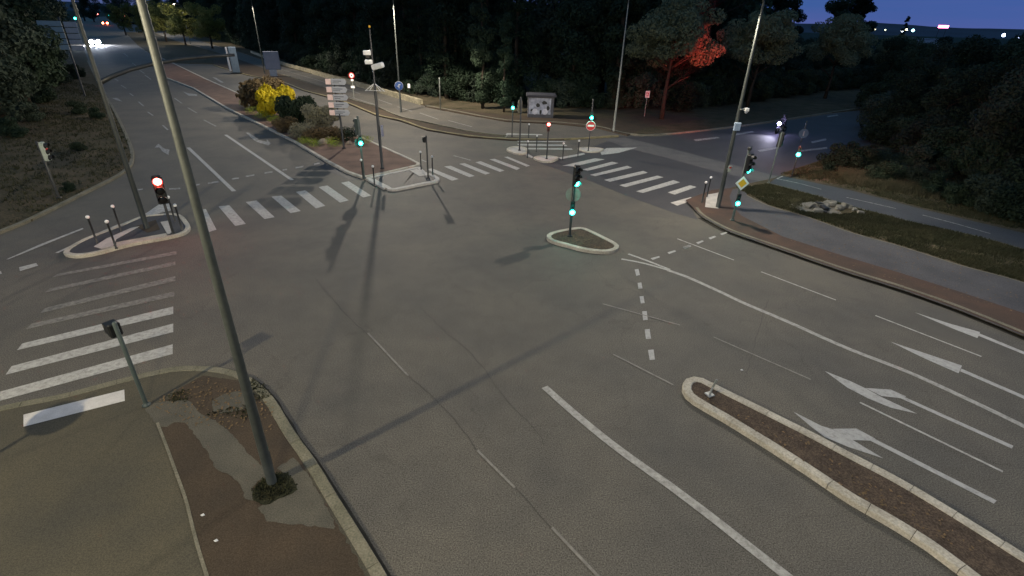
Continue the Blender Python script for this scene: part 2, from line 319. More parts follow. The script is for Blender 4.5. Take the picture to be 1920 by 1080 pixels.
def img(o, s, pts): return [(o[0]+x/s, o[1]+y/s) for x, y in pts]
a5 = lambda pts: img((1160, 540), 2, pts); c1 = lambda pts: img((960, 460), 3.177, pts); c2 = lambda pts: img((940, 280), 4, pts)
rp('straight_arrow', [a5([(1110, 92), (1240, 134), (1355, 166), (1345, 189), (1240, 148)]), a5([(1352, 171), (1520, 240), (1640, 292), (1640, 302), (1520, 250), (1349, 180)])], P0, .009)
rp('straight_arrow', [a5([(1018, 202), (1150, 246), (1287, 292), (1274, 321), (1140, 262)]), a5([(1284, 303), (1520, 405), (1660, 470), (1660, 482), (1520, 417), (1280, 313)])], P0, .009)
rp('turn_arrow', [a5([(772, 312), (868, 350), (925, 377), (985, 410), (1118, 472), (1020, 450), (935, 415), (858, 375)]), a5([(925, 376), (1020, 382), (1078, 408), (1062, 415), (985, 406)]), a5([(1072, 410), (1480, 593), (1473, 603), (1058, 415)])], P0, .009)
rp('turn_arrow', [a5([(655, 465), (760, 518), (800, 530), (880, 573), (992, 640), (860, 597), (772, 560), (720, 520)]), a5([(800, 529), (892, 528), (962, 566), (948, 574), (875, 571)]), a5([(960, 567), (1417, 798), (1406, 810), (944, 574)])], P0, .009)
rp('give_way_dashes', [c1(q) for q in ([(730, 145), (753, 142), (762, 178), (740, 183)], [(748, 225), (770, 222), (777, 258), (752, 260)], [(760, 305), (783, 303), (790, 345), (767, 348)], [(775, 395), (803, 393), (808, 445), (781, 448)], [(790, 503), (820, 500), (828, 558), (798, 560)], [(810, 625), (843, 622), (851, 682), (820, 685)],
    [(825, 78), (875, 65), (882, 72), (838, 88)], [(925, 43), (970, 30), (978, 37), (935, 53)], [(1017, 15), (1060, 0), (1068, 7), (1030, 22)])]+[c2(q) for q in ([(1360, 735), (1405, 718), (1422, 722), (1375, 745)], [(1460, 700), (1505, 685), (1520, 690), (1475, 712)], [(1553, 665), (1598, 650), (1612, 657), (1568, 677)], [(1640, 635), (1685, 620), (1697, 627), (1655, 645)])], P0, .009)
def line(name, pts, wid, m_, z=.009, sm=True):
    ZC[0] += 1; z += ZC[0]*.00018; mb = MB(); q = P(pts); q = crom(q, 6) if sm and len(q) > 2 else q; ribbon(mb, q, wid, z); return mb.build(name, m_, ROAD)
line('solid_line', [(1165, 486), (1205, 493.5), (1252, 506.5)], .13, P1); line('solid_line', [(1178, 476.5), (1210, 488), (1256, 506)], .13, P1, .011)
line('solid_line', [(1252, 507), (1290, 520.5), (1350, 547.5), (1400, 571), (1480, 605), (1585, 652), (1700, 697), (1810, 747), (1920, 800), (2100, 890)], .19, P4, .010)
line('solid_line', [(1021, 726), (1080, 778), (1150, 835), (1230, 893), (1257, 912), (1330, 967), (1400, 1022), (1480, 1085), (1600, 1180)], .21, P4)
for a in ([(1270, 448), (1376, 488)], [(1427, 510), (1567, 563)], [(1641, 592), (1840, 669)], [(1612, 755), (1880, 885)]): line('lane_dash', a, .075, P1)
for a in ([(1337, 632), (1520, 712)], [(895, 845), (965, 915)], [(1035, 990), (1125, 1085)], [(690, 625), (765, 705)], [(1130, 570), (1275, 610)], [(1150, 665), (1262, 722)]): line('faded_dash', a, .06, P5)
mb = MB()
for a in ([(590, 520), (640, 580), (690, 628)], [(765, 705), (830, 762), (895, 845)], [(965, 915), (1000, 950), (1035, 990)], [(790, 578), (830, 618), (870, 650), (905, 690), (960, 760), (1000, 800), (1020, 835)], [(1400, 700), (1425, 610), (1440, 560)]):
    q = resample(crom(P(a), 4), .25); q = [p+Vector((random.uniform(-.03, .03), random.uniform(-.03, .03), 0)) for p in q]; ribbon(mb, q, .015, .006)
mb.build('crack_seal', mat('crack_tar', (.068, .063, .055), (.05, .047, .042), 3, .7), ROAD)
line('solid_line', [(423, 253), (548, 338)], .22, P1); line('solid_line', [(353, 277), (439, 359)], .22, P1)
rp('stop_dashes', [[(a, b-1.3), (c, d-1.3), (c, d+1.3), (a, b+1.3)] for a, b, c, d in ((461, 331, 477, 328.5), (496, 325, 511, 322.5), (530, 319.5, 538, 318), (554, 315, 569, 312.5), (589, 308.5, 600, 306), (317, 355, 338, 353.5), (362, 348, 375, 346), (390, 344, 410, 341), (435, 336, 448, 334), (258, 356, 268, 355))], P2, .009)
for a in ([(382, 225), (405, 237)], [(352, 202), (369, 212)], [(327, 184), (341, 194)], [(305, 168), (315, 175)], [(227, 160), (237, 166)], [(243, 175), (250, 180)], [(260, 191), (269, 199)], [(277, 210), (287, 217)], [(305, 235), (315, 244)], [(215, 148), (222, 152)], [(272, 141), (283, 149)], [(262, 132), (271, 138)], [(248, 118), (256, 124)], [(232, 100), (240, 106)], [(745, 200), (772, 209)], [(710, 187), (735, 196)], [(650, 167), (675, 176)], [(787, 212), (822, 224)], [(840, 226), (885, 238)], [(850, 292), (883, 301)], [(790, 300), (800, 304)]): line('lane_dash', a, .14, P2)
line('solid_line', [(527, 130), (617, 157)], .13, P2); line('solid_line', [(650, 180), (705, 197)], .13, P2)
rp('lane_arrow', [[(461, 249), (466, 249), (484, 261), (482, 265), (477, 264)], [(480, 262), (500, 266), (500, 261), (508, 270), (503, 273), (480, 266)], [(290, 277), (297, 270), (308, 279), (318, 281), (316, 291), (304, 284), (300, 277)], [(342, 171), (352, 175), (369, 177), (370, 180), (354, 180)], [(398, 145), (405, 146), (420, 155), (414, 155)], [(210, 184), (220, 184), (230, 191), (218, 188)]], P2, .009)
rp('lane_dash', [[(1300, 262), (1345, 257), (1350, 259), (1305, 265)], [(1370, 252), (1410, 246), (1415, 248), (1375, 255)], [(1520, 266), (1548, 260), (1550, 263), (1523, 269)], [(1500, 282), (1550, 276), (1552, 279), (1502, 285)], [(1550, 218), (1570, 215), (1572, 217), (1552, 220)], [(1420, 282), (1455, 276), (1460, 279), (1425, 285)]], P2, .009)
# far side pavement behind the service road, verges
def raised(name, pts, z, m_, z0=-.02): mb = MB(); mb.prism(P(pts, z), z0, z); return struct(name, mb, m_)
mb = MB(); lv = [p.copy() for p in left_edge]
mb.prism(list(reversed([Vector((p.x, p.y, 0)) for p in lv]))+[Vector((-200, -60, 0)), Vector((-900, 500, 0)), Vector((-500, 620, 0))], -.02, .1); struct('verge', mb, DIRT)
re = [Vector((p.x, p.y, 0)) for p in right_edge]
mb = MB(); mb.prism(re[::-1][2:]+[Vector((-330, 460, 0)), Vector((-200, 520, 0)), Vector((60, 400, 0)), Vector((110, 110, 0))], -.02, .1); struct('verge', mb, DIRT)
raised('pavement', [(797, 199), (870, 213), (950, 227), (1040, 231), (1120, 239), (1176, 253), (1210, 240), (1330, 222), (1250, 214), (1130, 222), (1040, 218), (950, 216), (860, 205)], .104, BROWN)
mb = MB(); kerb(mb, crom(P([(797, 199), (870, 213), (950, 227), (1040, 231), (1120, 239), (1175, 252), (1240, 254), (1400, 236), (1560, 212), (1720, 188)]), 5), .22, -.01, .13, 1); struct('kerb', mb, KERBD)
mb = MB(); kerb(mb, crom(left_edge[1:11], 5), .22, -.01, .13, 1, step=1.2); struct('kerb', mb, KERBD)
# right hand verge block and what lies on it
low = [Vector((p.x, p.y, 0)) for p in low_edge]
mb = MB(); mb.prism(low[::-1]+[Vector((120, 60, 0)), Vector((110, -20, 0)), Vector((36, -4, 0))][::1], -.02, .1)
mb.f = [f for f in mb.f]; struct('verge', mb, DIRT)
def sheet(name, pts, m_, z): mb = MB(); mb.poly(P(pts, z)); return struct(name, mb, m_)
sheet('pavement', [(1301, 392), (1310, 374), (1345, 360), (1400, 350), (1400, 366), (1443, 386), (1517, 408), (1600, 437), (1683, 460), (1800, 497), (1920, 530), (2120, 600), (2350, 810), (2150, 728), (1920, 630), (1800, 582), (1700, 546), (1583, 509), (1467, 469), (1367, 434), (1317, 407)], GREYP, .112)
sheet('pavement', [(1301, 391), (1285, 375), (1335, 356), (1375, 352), (1368, 368), (1372, 385), (1390, 404), (1467, 443), (1583, 480), (1683, 510), (1800, 547), (1920, 587), (2200, 690), (2350, 808), (2150, 726), (1920, 628), (1800, 580), (1700, 544), (1583, 507), (1467, 467), (1367, 432), (1317, 405)], REDP, .118)
sheet('pavement', [(1325, 365), (1347, 361), (1347, 391), (1322, 388)], WHITEP, .124)
sheet('pavement', [(1257, 380), (1270, 385.5), (1302, 374.5), (1295, 369.5)], WHITEP, .016)
mb = MB(); kerb(mb, crom(P([(1303, 393), (1317, 408), (1367, 435), (1467, 470), (1583, 510), (1700, 547), (1800, 583), (1920, 632), (2150, 730), (2350, 835)], 0), 6), .17, -.01, .135, 1); struct('kerb', mb, KERBD)
sheet('path', [(1443, 343), (1462, 329), (1530, 343), (1600, 358), (1733, 393), (1920, 437), (2100, 480), (2120, 530), (1920, 467), (1833, 443), (1700, 413), (1600, 387), (1533, 367)], mat('cycle_path_asphalt', (.06, .066, .075), (.045, .05, .058), .6, .8, .3, .3, 80, .25, 40), .112)
mb = MB()
for a in ([(1457, 335), (1500, 344), (1540, 355)], [(1587, 370), (1632, 380), (1680, 391)], [(1730, 403), (1795, 420), (1857, 438)]): ribbon(mb, P(a, .12), .1, .12)
ribbon(mb, P([(1457, 335), (1468, 330)], .12), .1, .12); struct('path', mb, P2)
mb = MB(); ribbon(mb, crom(P([(1400, 366), (1443, 386), (1517, 408), (1600, 437), (1683, 460), (1800, 497), (1920, 530), (2100, 595)], .12), 5), .08, .122); ribbon(mb, crom(P([(1443, 343), (1533, 367), (1600, 387), (1700, 413), (1833, 443), (1920, 467), (2100, 520)], .12), 5), .08, .122); struct('path', mb, KERBD)
sheet('path', [(1482, 383), (1520, 378), (1560, 384), (1592, 411), (1545, 406), (1510, 400)], CONC, .115)
# near corner pavement
kl = [(-700, 960), (-300, 848), (0, 769), (119, 745), (237, 714), (317, 696), (356, 692), (416, 695), (467, 710), (511, 747), (554, 815), (594, 870), (633, 933), (673, 997), (724, 1080), (800, 1210), (900, 1400)]
KL = crom(P(kl, 0), 5)
mb = MB(); mb.prism([Vector((p.x, p.y, 0)) for p in KL][::-1]+[Vector((-30, -30, 0))], -.02, .115); struct('pavement', mb, PAVE)
mb = MB(); kerb(mb, KL, .25, -.01, .13, -1); struct('kerb', mb, mat('near_kerb', (.2, .185, .135), (.12, .115, .08), 1.6, .85, .25, .5, 40, .25, 24))
a4 = lambda pts: img((0, 680), 2.526, pts)
def psheet(pts, m_, z, sm=False):
    q = P(pts, z); q = crom(q, 4, True) if sm else q
    if m_ is not MATS.get('tactile_slab'): q = [p+Vector((random.uniform(-.022, .022), random.uniform(-.022, .022), 0)) for p in resample(q, .09, True)]
    mb = MB(); mb.poly(q); return struct('pavement', mb, m_)
psheet(a4([(755, 295), (690, 215), (790, 180), (850, 120), (960, 60), (1130, 85), (1262, 205), (1395, 410), (1475, 550), (1585, 745), (1690, 930), (1900, 1400), (1300, 1500), (1000, 1100), (940, 880), (880, 680), (820, 500)]), BROWN, .119)
GP = mat('grey_patch', (.105, .097, .076), (.075, .071, .058), 1.5, .85, .25, .3, 60, .3, 40)
psheet(a4([(690, 215), (780, 183), (850, 175), (905, 185), (945, 240), (1020, 275), (1100, 340), (1170, 420), (1235, 485), (1262, 535), (1200, 580), (1200, 650), (1160, 635), (1135, 575), (1080, 530), (1020, 500), (990, 430), (930, 350), (880, 290), (830, 280), (765, 305)]), GP, .124, True)
psheet(a4([(1008, 180), (1060, 150), (1135, 136), (1170, 150), (1180, 205), (1110, 228), (1030, 238), (1005, 215)]), GP, .124, True)
psheet(a4([(1218, 685), (1400, 610), (1395, 560), (1310, 500), (1390, 445), (1470, 545), (1580, 745), (1590, 785), (1268, 752)]), GP, .124)
mb = MB(); ribbon(mb, crom(P(a4([(745, 285), (790, 400), (830, 510), (880, 650), (915, 790), (945, 900), (980, 1011), (1040, 1200)]), .12), 4), .06, .128); struct('kerb', mb, KERBD)
psheet([(44, 777.5), (233, 730.5), (234, 751.5), (44, 800)], mat('tactile_slab', (.6, .58, .56), (.48, .46, .44), 4, .7, .3, .2, 60, .1, 40), .124)
psheet(a4([(1198, 610), (1235, 560), (1290, 535), (1345, 520), (1385, 550), (1402, 605), (1320, 645), (1255, 672), (1205, 650)]), mat('pit_soil', (.036, .036, .022), (.02, .022, .014), 8, .95, .1, .8, 30, .4, 30), .129, True)
GUT = mat('gutter_grime_shade', (.05, .047, .04), (.03, .028, .024), 2.5, .9, .1, speck=.3)
def gutter(pts, w_, side): mb = MB(); q = resample(pts, .5); q = [p+Vector((random.uniform(-.02, .02), random.uniform(-.02, .02), 0)) for p in q]; ribbon(mb, offset(q, side*w_/2), w_, .005); mb.build('gutter_grime_shade', GUT, ROAD)
gutter(KL, .07, 1)  # near kerb's shadow painted as a dark strip, together with gutter dirt
gutter(crom(P([(1317, 408), (1367, 435), (1467, 470), (1583, 510), (1700, 547), (1800, 583), (1920, 632), (2150, 730)], 0), 6), .3, -1)
# ------------------------------------------------------------------ traffic islands
def island(label, outer, inner_off, z, m_in, kw=.2, smooth=True, kmat=KERB):
    q = P(outer, 0); q = crom(q, 4, True) if smooth else q
    ar = sum(a.x*b.y-b.x*a.y for a, b in zip(q, q[1:]+q[:1]))
    if ar < 0: q = q[::-1]
    c = sum(q, Vector())/len(q); c.z = 0
    t = thing('traffic_island', c, label, 'traffic island', 'traffic islands')
    loc = [p-c for p in q]
    mb = MB(); kerb(mb, loc, kw, 0, z, 1, True, .8); mb.build('kerb', kmat, t)
    mb = MB(); ins = offset(resample(loc, .25, True), kw*.9, True); mb.prism(ins, .0, z-.03); mb.build('filling', m_in, t)
    return t, c
a2 = c2
island('small rounded triangular island with brown earth and pale kerb under the central signal', c2([(340, 660), (350, 692), (400, 715), (480, 737), (600, 768), (700, 784), (790, 788), (860, 772), (882, 747), (850, 715), (740, 660), (640, 612), (580, 602), (480, 615), (390, 635)]), 0, .15, SOIL, .22)
island('long narrow island with brown gravel strip and chipped pale kerbs at lower right', a5([(236, 385), (245, 357), (275, 345), (315, 352), (360, 375), (520, 455), (700, 545), (860, 630), (1050, 730), (1300, 880), (1520, 1020), (1800, 1200), (1500, 1230), (1270, 1075), (1150, 985), (1000, 890), (860, 810), (720, 715), (560, 610), (400, 510), (280, 440), (245, 410)]), 0, .15, SOIL, .24)
t_l, c_l = island('pointed triangular island with white slabs and bollards at left crossing', [(120, 478), (134, 484), (155, 484), (187, 478), (250, 461.5), (320, 448.5), (348, 440.5), (358, 430), (352, 418), (342, 408), (325, 404), (285, 407), (262, 411), (222, 428), (165, 450), (135, 465)], 0, .14, DARKASPH, .2)
def on_island(t, c, name, pts, m_, z):
    mb = MB(); mb.prism([p-c for p in P(pts, z)], .02, z); return mb.build(name, m_, t)
on_island(t_l, c_l, 'paving_slab', [(176, 462), (200, 447), (246, 427), (262, 424), (218, 448), (212, 461), (190, 466)], WHITEP, .125)
on_island(t_l, c_l, 'paving_slab', [(301, 416), (319, 413), (323, 436), (314, 439)], WHITEP, .125)
on_island(t_l, c_l, 'paving_slab', [(218, 454), (312, 437), (313, 443), (218, 460)], KERB, .13)
on_island(t_l, c_l, 'paving_slab', [(254, 424), (292, 412), (300, 430), (276, 436)], BROWN, .118)
rp('hatched_marking', [[(272, 402), (311, 375), (320, 380), (321, 395), (279, 405)], [(103, 475), (163, 447), (165, 449), (110, 475)], [(175, 441), (222, 421), (224, 423), (179, 443)], [(12, 487), (75, 459), (155, 428), (157, 430), (80, 461), (16, 487)], [(36, 502), (68, 494), (72, 499), (38, 509)], [(-20, 515), (2, 509), (4, 514), (-18, 520)]], P1, .009)
# the planted median of the left avenue
med = [(285, 118), (297, 128), (305, 145), (362, 167), (425, 205), (480, 232), (550, 267.5), (612, 305), (650, 326), (680, 336), (735, 325), (786, 313), (788, 309), (770, 300), (750, 291), (690, 264), (640, 244), (560, 222), (500, 198), (457, 180), (387, 149), (327, 120), (300, 108)]
t_m, c_m = island('long planted median with reddish paving and pale kerb beside the left avenue', med, 0, .14, MEDIAN, .24, False)
t_n, c_n = island('U shaped pale kerbed refuge at the end of the planted median', [(684, 337), (717, 352), (728, 358.5), (740, 359.5), (822, 343), (825, 337), (815, 331), (800, 327), (787, 315)], 0, .13, DARKASPH, .3, False, WHITEP)
on_island(t_n, c_n, 'paving_slab', [(690, 337.5), (702, 334.5), (727, 350), (720, 353)], WHITEP, .128)
on_island(t_n, c_n, 'paving_slab', [(768, 319), (781, 316.5), (803, 328), (786, 330)], WHITEP, .128)
# strip between carriageway and service road
raised('verge', [(400, 108), (400, 122), (460, 140), (525, 153), (570, 170), (615, 182), (657, 196), (705, 216), (750, 226), (800, 243), (880, 256), (960, 262), (1055, 262), (1060, 260), (950, 257), (880, 248), (800, 231), (750, 220), (705, 201), (657, 187), (612, 166), (530, 141), (450, 112)], .1, BROWN)
mb = MB(); kerb(mb, crom(P([(400, 123), (460, 141), (525, 154), (570, 171), (615, 183), (657, 197), (705, 217), (750, 227), (800, 244), (880, 257), (960, 263), (1055, 263), (1160, 257)], 0), 4), .25, -.01, .14, 1); struct('kerb', mb, mat('yellowish_kerb', (.26, .22, .12), (.17, .15, .09), 1.6, .85, .25, .5, 40, .25, 24))
mb = MB(); kerb(mb, crom(P([(530, 140), (612, 165), (657, 186), (705, 200), (750, 219), (800, 230), (880, 247), (950, 256)], 0), 4), .18, -.01, .14, -1); struct('kerb', mb, KERBD)
raised('verge', [(235, 60), (262, 88), (300, 112), (335, 118), (400, 120), (440, 128), (450, 112), (400, 96), (340, 80), (290, 62)], .08, DIRT)
# far crossing refuge
t_f, c_f = island('rounded pale kerb nose of the far refuge beside the green signal', [(950, 281), (955, 286), (970, 291), (985, 290), (990, 285), (985, 279), (965, 277)], 0, .13, WHITEP, .2)
island('rounded pale kerb nose of the far refuge under the small red signal', [(1000, 298), (1012, 304), (1030, 306), (1045, 301), (1046, 297), (1030, 294.5), (1010, 295)], 0, .13, WHITEP, .2)
rp('hatched_marking', [[(1047, 296), (1095, 287), (1097, 290), (1052, 299)], [(985, 285), (1000, 295), (997, 297), (980, 288)], [(946, 257), (950, 250), (972, 251), (971, 253), (952, 253), (949, 258)], [(972, 251), (1017, 252), (1017, 254), (972, 253)]], P1, .009)
island('flat pale triangular refuge under the no entry sign', [(1083, 279), (1098, 286), (1122, 286), (1132, 281), (1110, 278)], 0, .1, WHITEP, .15)
rp('hatched_marking', [[(1125, 284), (1138, 278), (1195, 277), (1160, 287), (1128, 291)]], P1, .009)
# ------------------------------------------------------------------ buildings, walls, street furniture
wl = crom(P([(470, 100), (527, 122), (575, 136), (625, 150), (660, 160), (720, 177), (788, 197)], 0), 4)
c = wl[len(wl)//2].copy()
mb = MB(); q = resample(wl, .6); L_ = offset(q, .4)
for i in range(len(q)-1):
    h1 = .62+random.uniform(-.03, .03); A, B, C, D = [p-c for p in (q[i], q[i+1], L_[i+1], L_[i])]
    mb.hexa([Vector((p.x, p.y, 0)) for p in (A, B, C, D)], [Vector((p.x, p.y, h1)) for p in (A, B, C, D)])
o = mb.build('stone_wall', WALLM); o.location = c; tag(o, 'low pale stone wall between the service road and the dark wood', 'wall')
def lamp_pole(base, h, label, r=.11, arm=None, lit=None, power=0, color=(1, .82, .58), mt=None):
    t = thing('street_lamp', base, label, 'street lamp', 'tall street lamps', face=arm or (1, 0))
    mt = mt or POLEM
    mb = MB(); mb.lathe((0, 0, 0), [(r*1.25, 0), (r*1.25, .05), (r, .08), (r*.98, 1.5), (r*.46, h-.3), (r*.42, h-.25)], 16); mb.build('post', mt, t, True)
    mb = MB(); mb.box((r*.97, 0, .75), (.02, r*.9, .4), 0, .005); mb.build('access_door', mt, t)
    L = 1.7; mb = MB(); mb.path([(0, 0, h-.4), (.05, 0, h), (.4, 0, h+.25), (L, 0, h+.4)], [r*.42, r*.42, .045, .04], 10); mb.build('arm', mt, t, True)
    mb = MB(); mb.hexa([Vector(p) for p in ((L-.1, -.1, h+.36), (L+.65, -.16, h+.38), (L+.65, .16, h+.38), (L-.1, .1, h+.36))], [Vector(p) for p in ((L-.1, -.07, h+.46), (L+.55, -.1, h+.5), (L+.55, .1, h+.5), (L-.1, .07, h+.46))]); hd = mb.build('lamp_head', STEEL, t)
    mb = MB(); mb.box((L+.3, 0, h+.362), (.5, .22, .02)); mb.build('diffuser', LAMP_ON if power else DGLASS, hd)
    if power: light(t, 'lamp_light', 'SPOT', (L+.3, 0, h+.33), power, color, .2, (.30, 0, -1), math.radians(158), .3, True)
    return t
WARM = (1.0, .85, .56); NEU = (1.0, .88, .71)
lamp_pole(G(512, 912), 11.2, 'thick leaning-looking grey street lamp in the near left pavement pit', .098, (.3, .95))
lamp_pole(G(277, 432), 10.6, 'grey street lamp standing on the pointed left island', .11, (-.6, .8), mt=mat('dark_grey_green', (.03, .036, .036), (.022, .026, .027), rough=.55), color=NEU)
lamp_pole(G(752, 210), 10.9, 'thin grey street lamp carrying the round blue sign beside the service road', .1, (-.4, -.9), power=9500, color=NEU)
lamp_pole(G(497, 140), 10.9, 'thin grey street lamp beside the pale billboard', .1, (-.4, -.9), power=5200, color=NEU)
lamp_pole(G(1150, 248), 11, 'pale grey street lamp in front of the round plane tree', .1, (-.2, -1), mt=STEEL)
lamp_pole(G(1345, 392), 10.4, 'grey street lamp with small boxes at right corner of the crossing', .12, (-.98, .2), power=4200, color=NEU)
lamp_pole(Vector((-15.2, -2.6, .1)), 10.2, 'street lamp on the near left pavement outside the picture', .12, (.5, .85), power=7500, color=WARM)
lamp_pole(Vector((-3.8, -2.6, .1)), 10.2, 'street lamp beside the camera mast outside the picture', .12, (-.1, 1), power=2000, color=WARM)
lamp_pole(Vector((18.0, -1.0, .1)), 10.2, 'street lamp on the lower right pavement outside the picture', .12, (-.4, .9), power=900, color=NEU)
for k, (x, y) in enumerate(((-103, 175), (-160, 250))): lamp_pole(Vector((x, y, .1)), 10.5, ['nearer of two far street lamps up the left avenue', 'farther of two far street lamps up the left avenue'][k], .1, (-.6, -.8), power=5500, color=NEU)
# mast arm on the lamp of the left island
t = thing('mast_arm', G(277, 432)+Vector((0, 0, 6.1)), 'dark curved arm reaching over the avenue from the left island lamp', 'mast arm')
b0 = G(277, 432)
mb = MB(); mb.path([at_ray(px, py, dp)-b0-Vector((0, 0, 6.1)) for px, py, dp in ((183, 157, 25.9), (210, 143, 26.2), (245, 130, 26.8), (290, 119, 27.5), (345, 110, 28.3), (400, 105, 29), (440, 103, 29.5))], [.13, .12, .11, .105, .1, .09, .08], 10); mb.build('arm_tube', DKST, t, True)
# signals
def post(t, h, r=.055, m_=None, z0=0):
    mb = MB(); mb.lathe((0, 0, z0), [(r*2, 0), (r*2, .03), (r*1.15, .06), (r, .1), (r, h-z0), (r*.6, h-z0+.03)], 12); return mb.build('post', m_ or DKST, t, True)
def lens(parent, x, y, z, r, m_, n='lens'):
    mb = MB(); mb.lathe((x, y, z), [(r, 0), (r*.85, .015), (r*.48, .035), (r*.1, .045)], 16, 'x'); lo = mb.build(n, m_, parent, True)
    core = {GREEN_ON: GREEN_CORE, RED_ON: RED_CORE}.get(m_)
    if core:                                # the bright filament area in the middle of the lens, same mesh
        lo.data.materials.append(core)
        for p in lo.data.polygons:
            if p.center.x > x+.02: p.material_index = 1
    return lo
def head(t, z, lit=None, off=(.17, 0), cells=3, s=.3, yaw=0.0, m_=PLAST, power=8):
    "signal head; local +x is the way it faces"
    hh = s*cells; M = Matrix.Rotation(yaw, 4, 'Z')
    e = MB(); e.box((0, 0, hh/2), (.2, s*.98, hh), 0, .03); e.box((0, 0, hh+.02), (.16, s*.8, .05), 0, .015)
    e.path([(-.05, 0, .12), (-off[0]-.02, -off[1], .12)], .02, 6); e.path([(-.05, 0, hh-.12), (-off[0]-.02, -off[1], hh-.12)], .02, 6)
    hd = e.build('signal_head', m_, t); hd.location = (off[0]*math.cos(yaw)-off[1]*math.sin(yaw), off[0]*math.sin(yaw)+off[1]*math.cos(yaw), z); hd.rotation_euler = (0, 0, yaw)
    cols = {'R': (cells-1, RED_ON, (1, .08, .04)), 'G': (0, GREEN_ON, (0, 1, .75)), 'W': (cells-1, WHITE_ON, (.6, .5, 1))}
    for k in range(cells):
        zc = s*(k+.5); r = s*.44; mm = DGLASS
        if lit and cols[lit][0] == k: mm = cols[lit][1]
        lens(hd, .1, 0, zc, r, mm)
        v = MB(); i = 0; nseg = 10; pts = []
        for ring_x, cut in ((.1, 0), (.27, .25)):
            for j in range(nseg+1):
                a = math.radians(-20+220*j/nseg); pts.append((ring_x if j not in (0, nseg) else ring_x-cut*.3, math.cos(a)*r*1.1, zc+math.sin(a)*r*1.1))
        v.v = pts; v.f = [(j, j+1, nseg+2+j, nseg+1+j) for j in range(nseg)]
        vo_ = v.build('visor', PLAST, hd); sm_ = vo_.modifiers.new('thick', 'SOLIDIFY'); sm_.thickness = .008
    if lit and power: light(hd, 'lens_light', 'POINT', (.3, 0, s*(cols[lit][0]+.5)), power, cols[lit][2], .06)
    return hd
def repeater(t, z, lit='G', yaw=0, m_=PLAST, power=3, off=.1, r=.075):
    e = MB(); e.box((0, 0, 0), (.12, .2, .62), 0, .02); hd = e.build('repeater_head', m_, t); hd.location = (off*math.cos(yaw), off*math.sin(yaw), z); hd.rotation_euler = (0, 0, yaw)
    for k in (-1, 0, 1):
        on = (k == -1 and lit == 'G') or (k == 1 and lit == 'R'); lens(hd, .06, 0, .19*k, r if on else .06, (GREEN_ON if lit == 'G' else RED_ON) if on else DGLASS)
    if power: light(hd, 'lens_light', 'POINT', (.22, 0, -.19 if lit == 'G' else .19), power, (0, 1, .75) if lit == 'G' else (1, .08, .04), .06)
    return hd
APP = Vector((.73, -.68)); AV = Vector((-.6, .8))
def sig(px, py, z0, label, face): return thing('traffic_signal', G(px, py, z0), label, 'traffic signal', 'traffic signals', face=face)
t = sig(1068, 443, .12, 'central signal with dark three lamp head over a pale disc and lower green repeater', APP)
post(t, 3.35, .06); head(t, 2.45, 'G', power=5, yaw=-.45); repeater(t, 1.42, 'G', -.75, power=5, r=.13)
mb = MB(); mb.disc((-.09, .0, 2.0), .33, .015); d_ = mb.build('sign_disc', mat('pale_disc', (.75, .76, .7), (.66, .67, .62), rough=.5), t); d_.rotation_euler = (0, 0, math.radians(-55))
mb = MB(); mb.lathe((-.098, 0, 2.0), [(.33, 0), (.35, .01), (.33, .03)], 28, 'x'); mb.build('sign_rim', STEEL, t).rotation_euler = (0, 0, math.radians(-55))
FR = Vector((.55, -.83))
t = sig(1373, 413, .12, 'signal carrying the yellow diamond priority sign on the right pavement', FR)
post(t, 3.6, .06, GREENST); head(t, 2.55, 'G', power=2.5, yaw=-.1, off=(.2, -.05)); repeater(t, 1.15, 'G', -.55, power=1.5, r=.12)
mb = MB(); r = .36; mb.hexa([Vector((.1, a, 2.0+b_)) for a, b_ in ((0, -r), (r, 0), (0, r), (-r, 0))], [Vector((.115, a, 2.0+b_)) for a, b_ in ((0, -r), (r, 0), (0, r), (-r, 0))]); dm = mb.build('priority_sign', WHITE, t); dm.rotation_euler = (0, 0, -.5)
mb = MB(); r = .23; mb.hexa([Vector((.115, a, 2.0+b_)) for a, b_ in ((0, -r), (r, 0), (0, r), (-r, 0))], [Vector((.119, a, 2.0+b_)) for a, b_ in ((0, -r), (r, 0), (0, r), (-r, 0))]); mb.build('yellow_centre', YEL, dm)
mb = MB(); mb.box((0, 0, 3.72), (.14, .3, .16), .3, .03); mb.ball((.12, -.1, 3.72), .07); mb.build('detector_camera', DKST, t)
t = sig(683, 334, .13, 'grey green signal with lit repeater on the front corner of the planted median', AV)
post(t, 3.7, .06, GREENST); head(t, 2.6, None, m_=GREENST, off=(.22, 0)); repeater(t, 2.35, 'G', math.pi-.25, GREENST, 5, r=.13)
mb = MB(); mb.disc((.1, 0, 2.15), .3, .015); mb.build('sign_disc', GREENST, t)
t = sig(275, 760, .12, 'pedestrian signal with black box head on the near left pavement', (-.85, .5))
post(t, 2.45, .05, GREENST)
mb = MB(); mb.box((.16, 0, 2.22), (.18, .26, .36), 0, .03); hd = mb.build('signal_head', PLAST, t); mb = MB(); mb.box((.28, 0, 2.38), (.14, .24, .02), 0, .005); mb.box((.3, .12, 2.25), (.12, .01, .26)); mb.box((.3, -.12, 2.25), (.12, .01, .26)); mb.build('visor', PLAST, hd); lens(hd, .25, 0, 2.22, .08, DGLASS)
t = sig(325, 438, .12, 'signal glowing bright red on the pointed left island', (.55, -.83))
post(t, 2.55, .055); head(t, 1.45, 'R', off=(.15, .0), power=28, s=.40)
t = sig(803, 334, .1, 'pedestrian signal with small dark head on the median refuge', (-.6, -.3))
post(t, 2.6, .05)
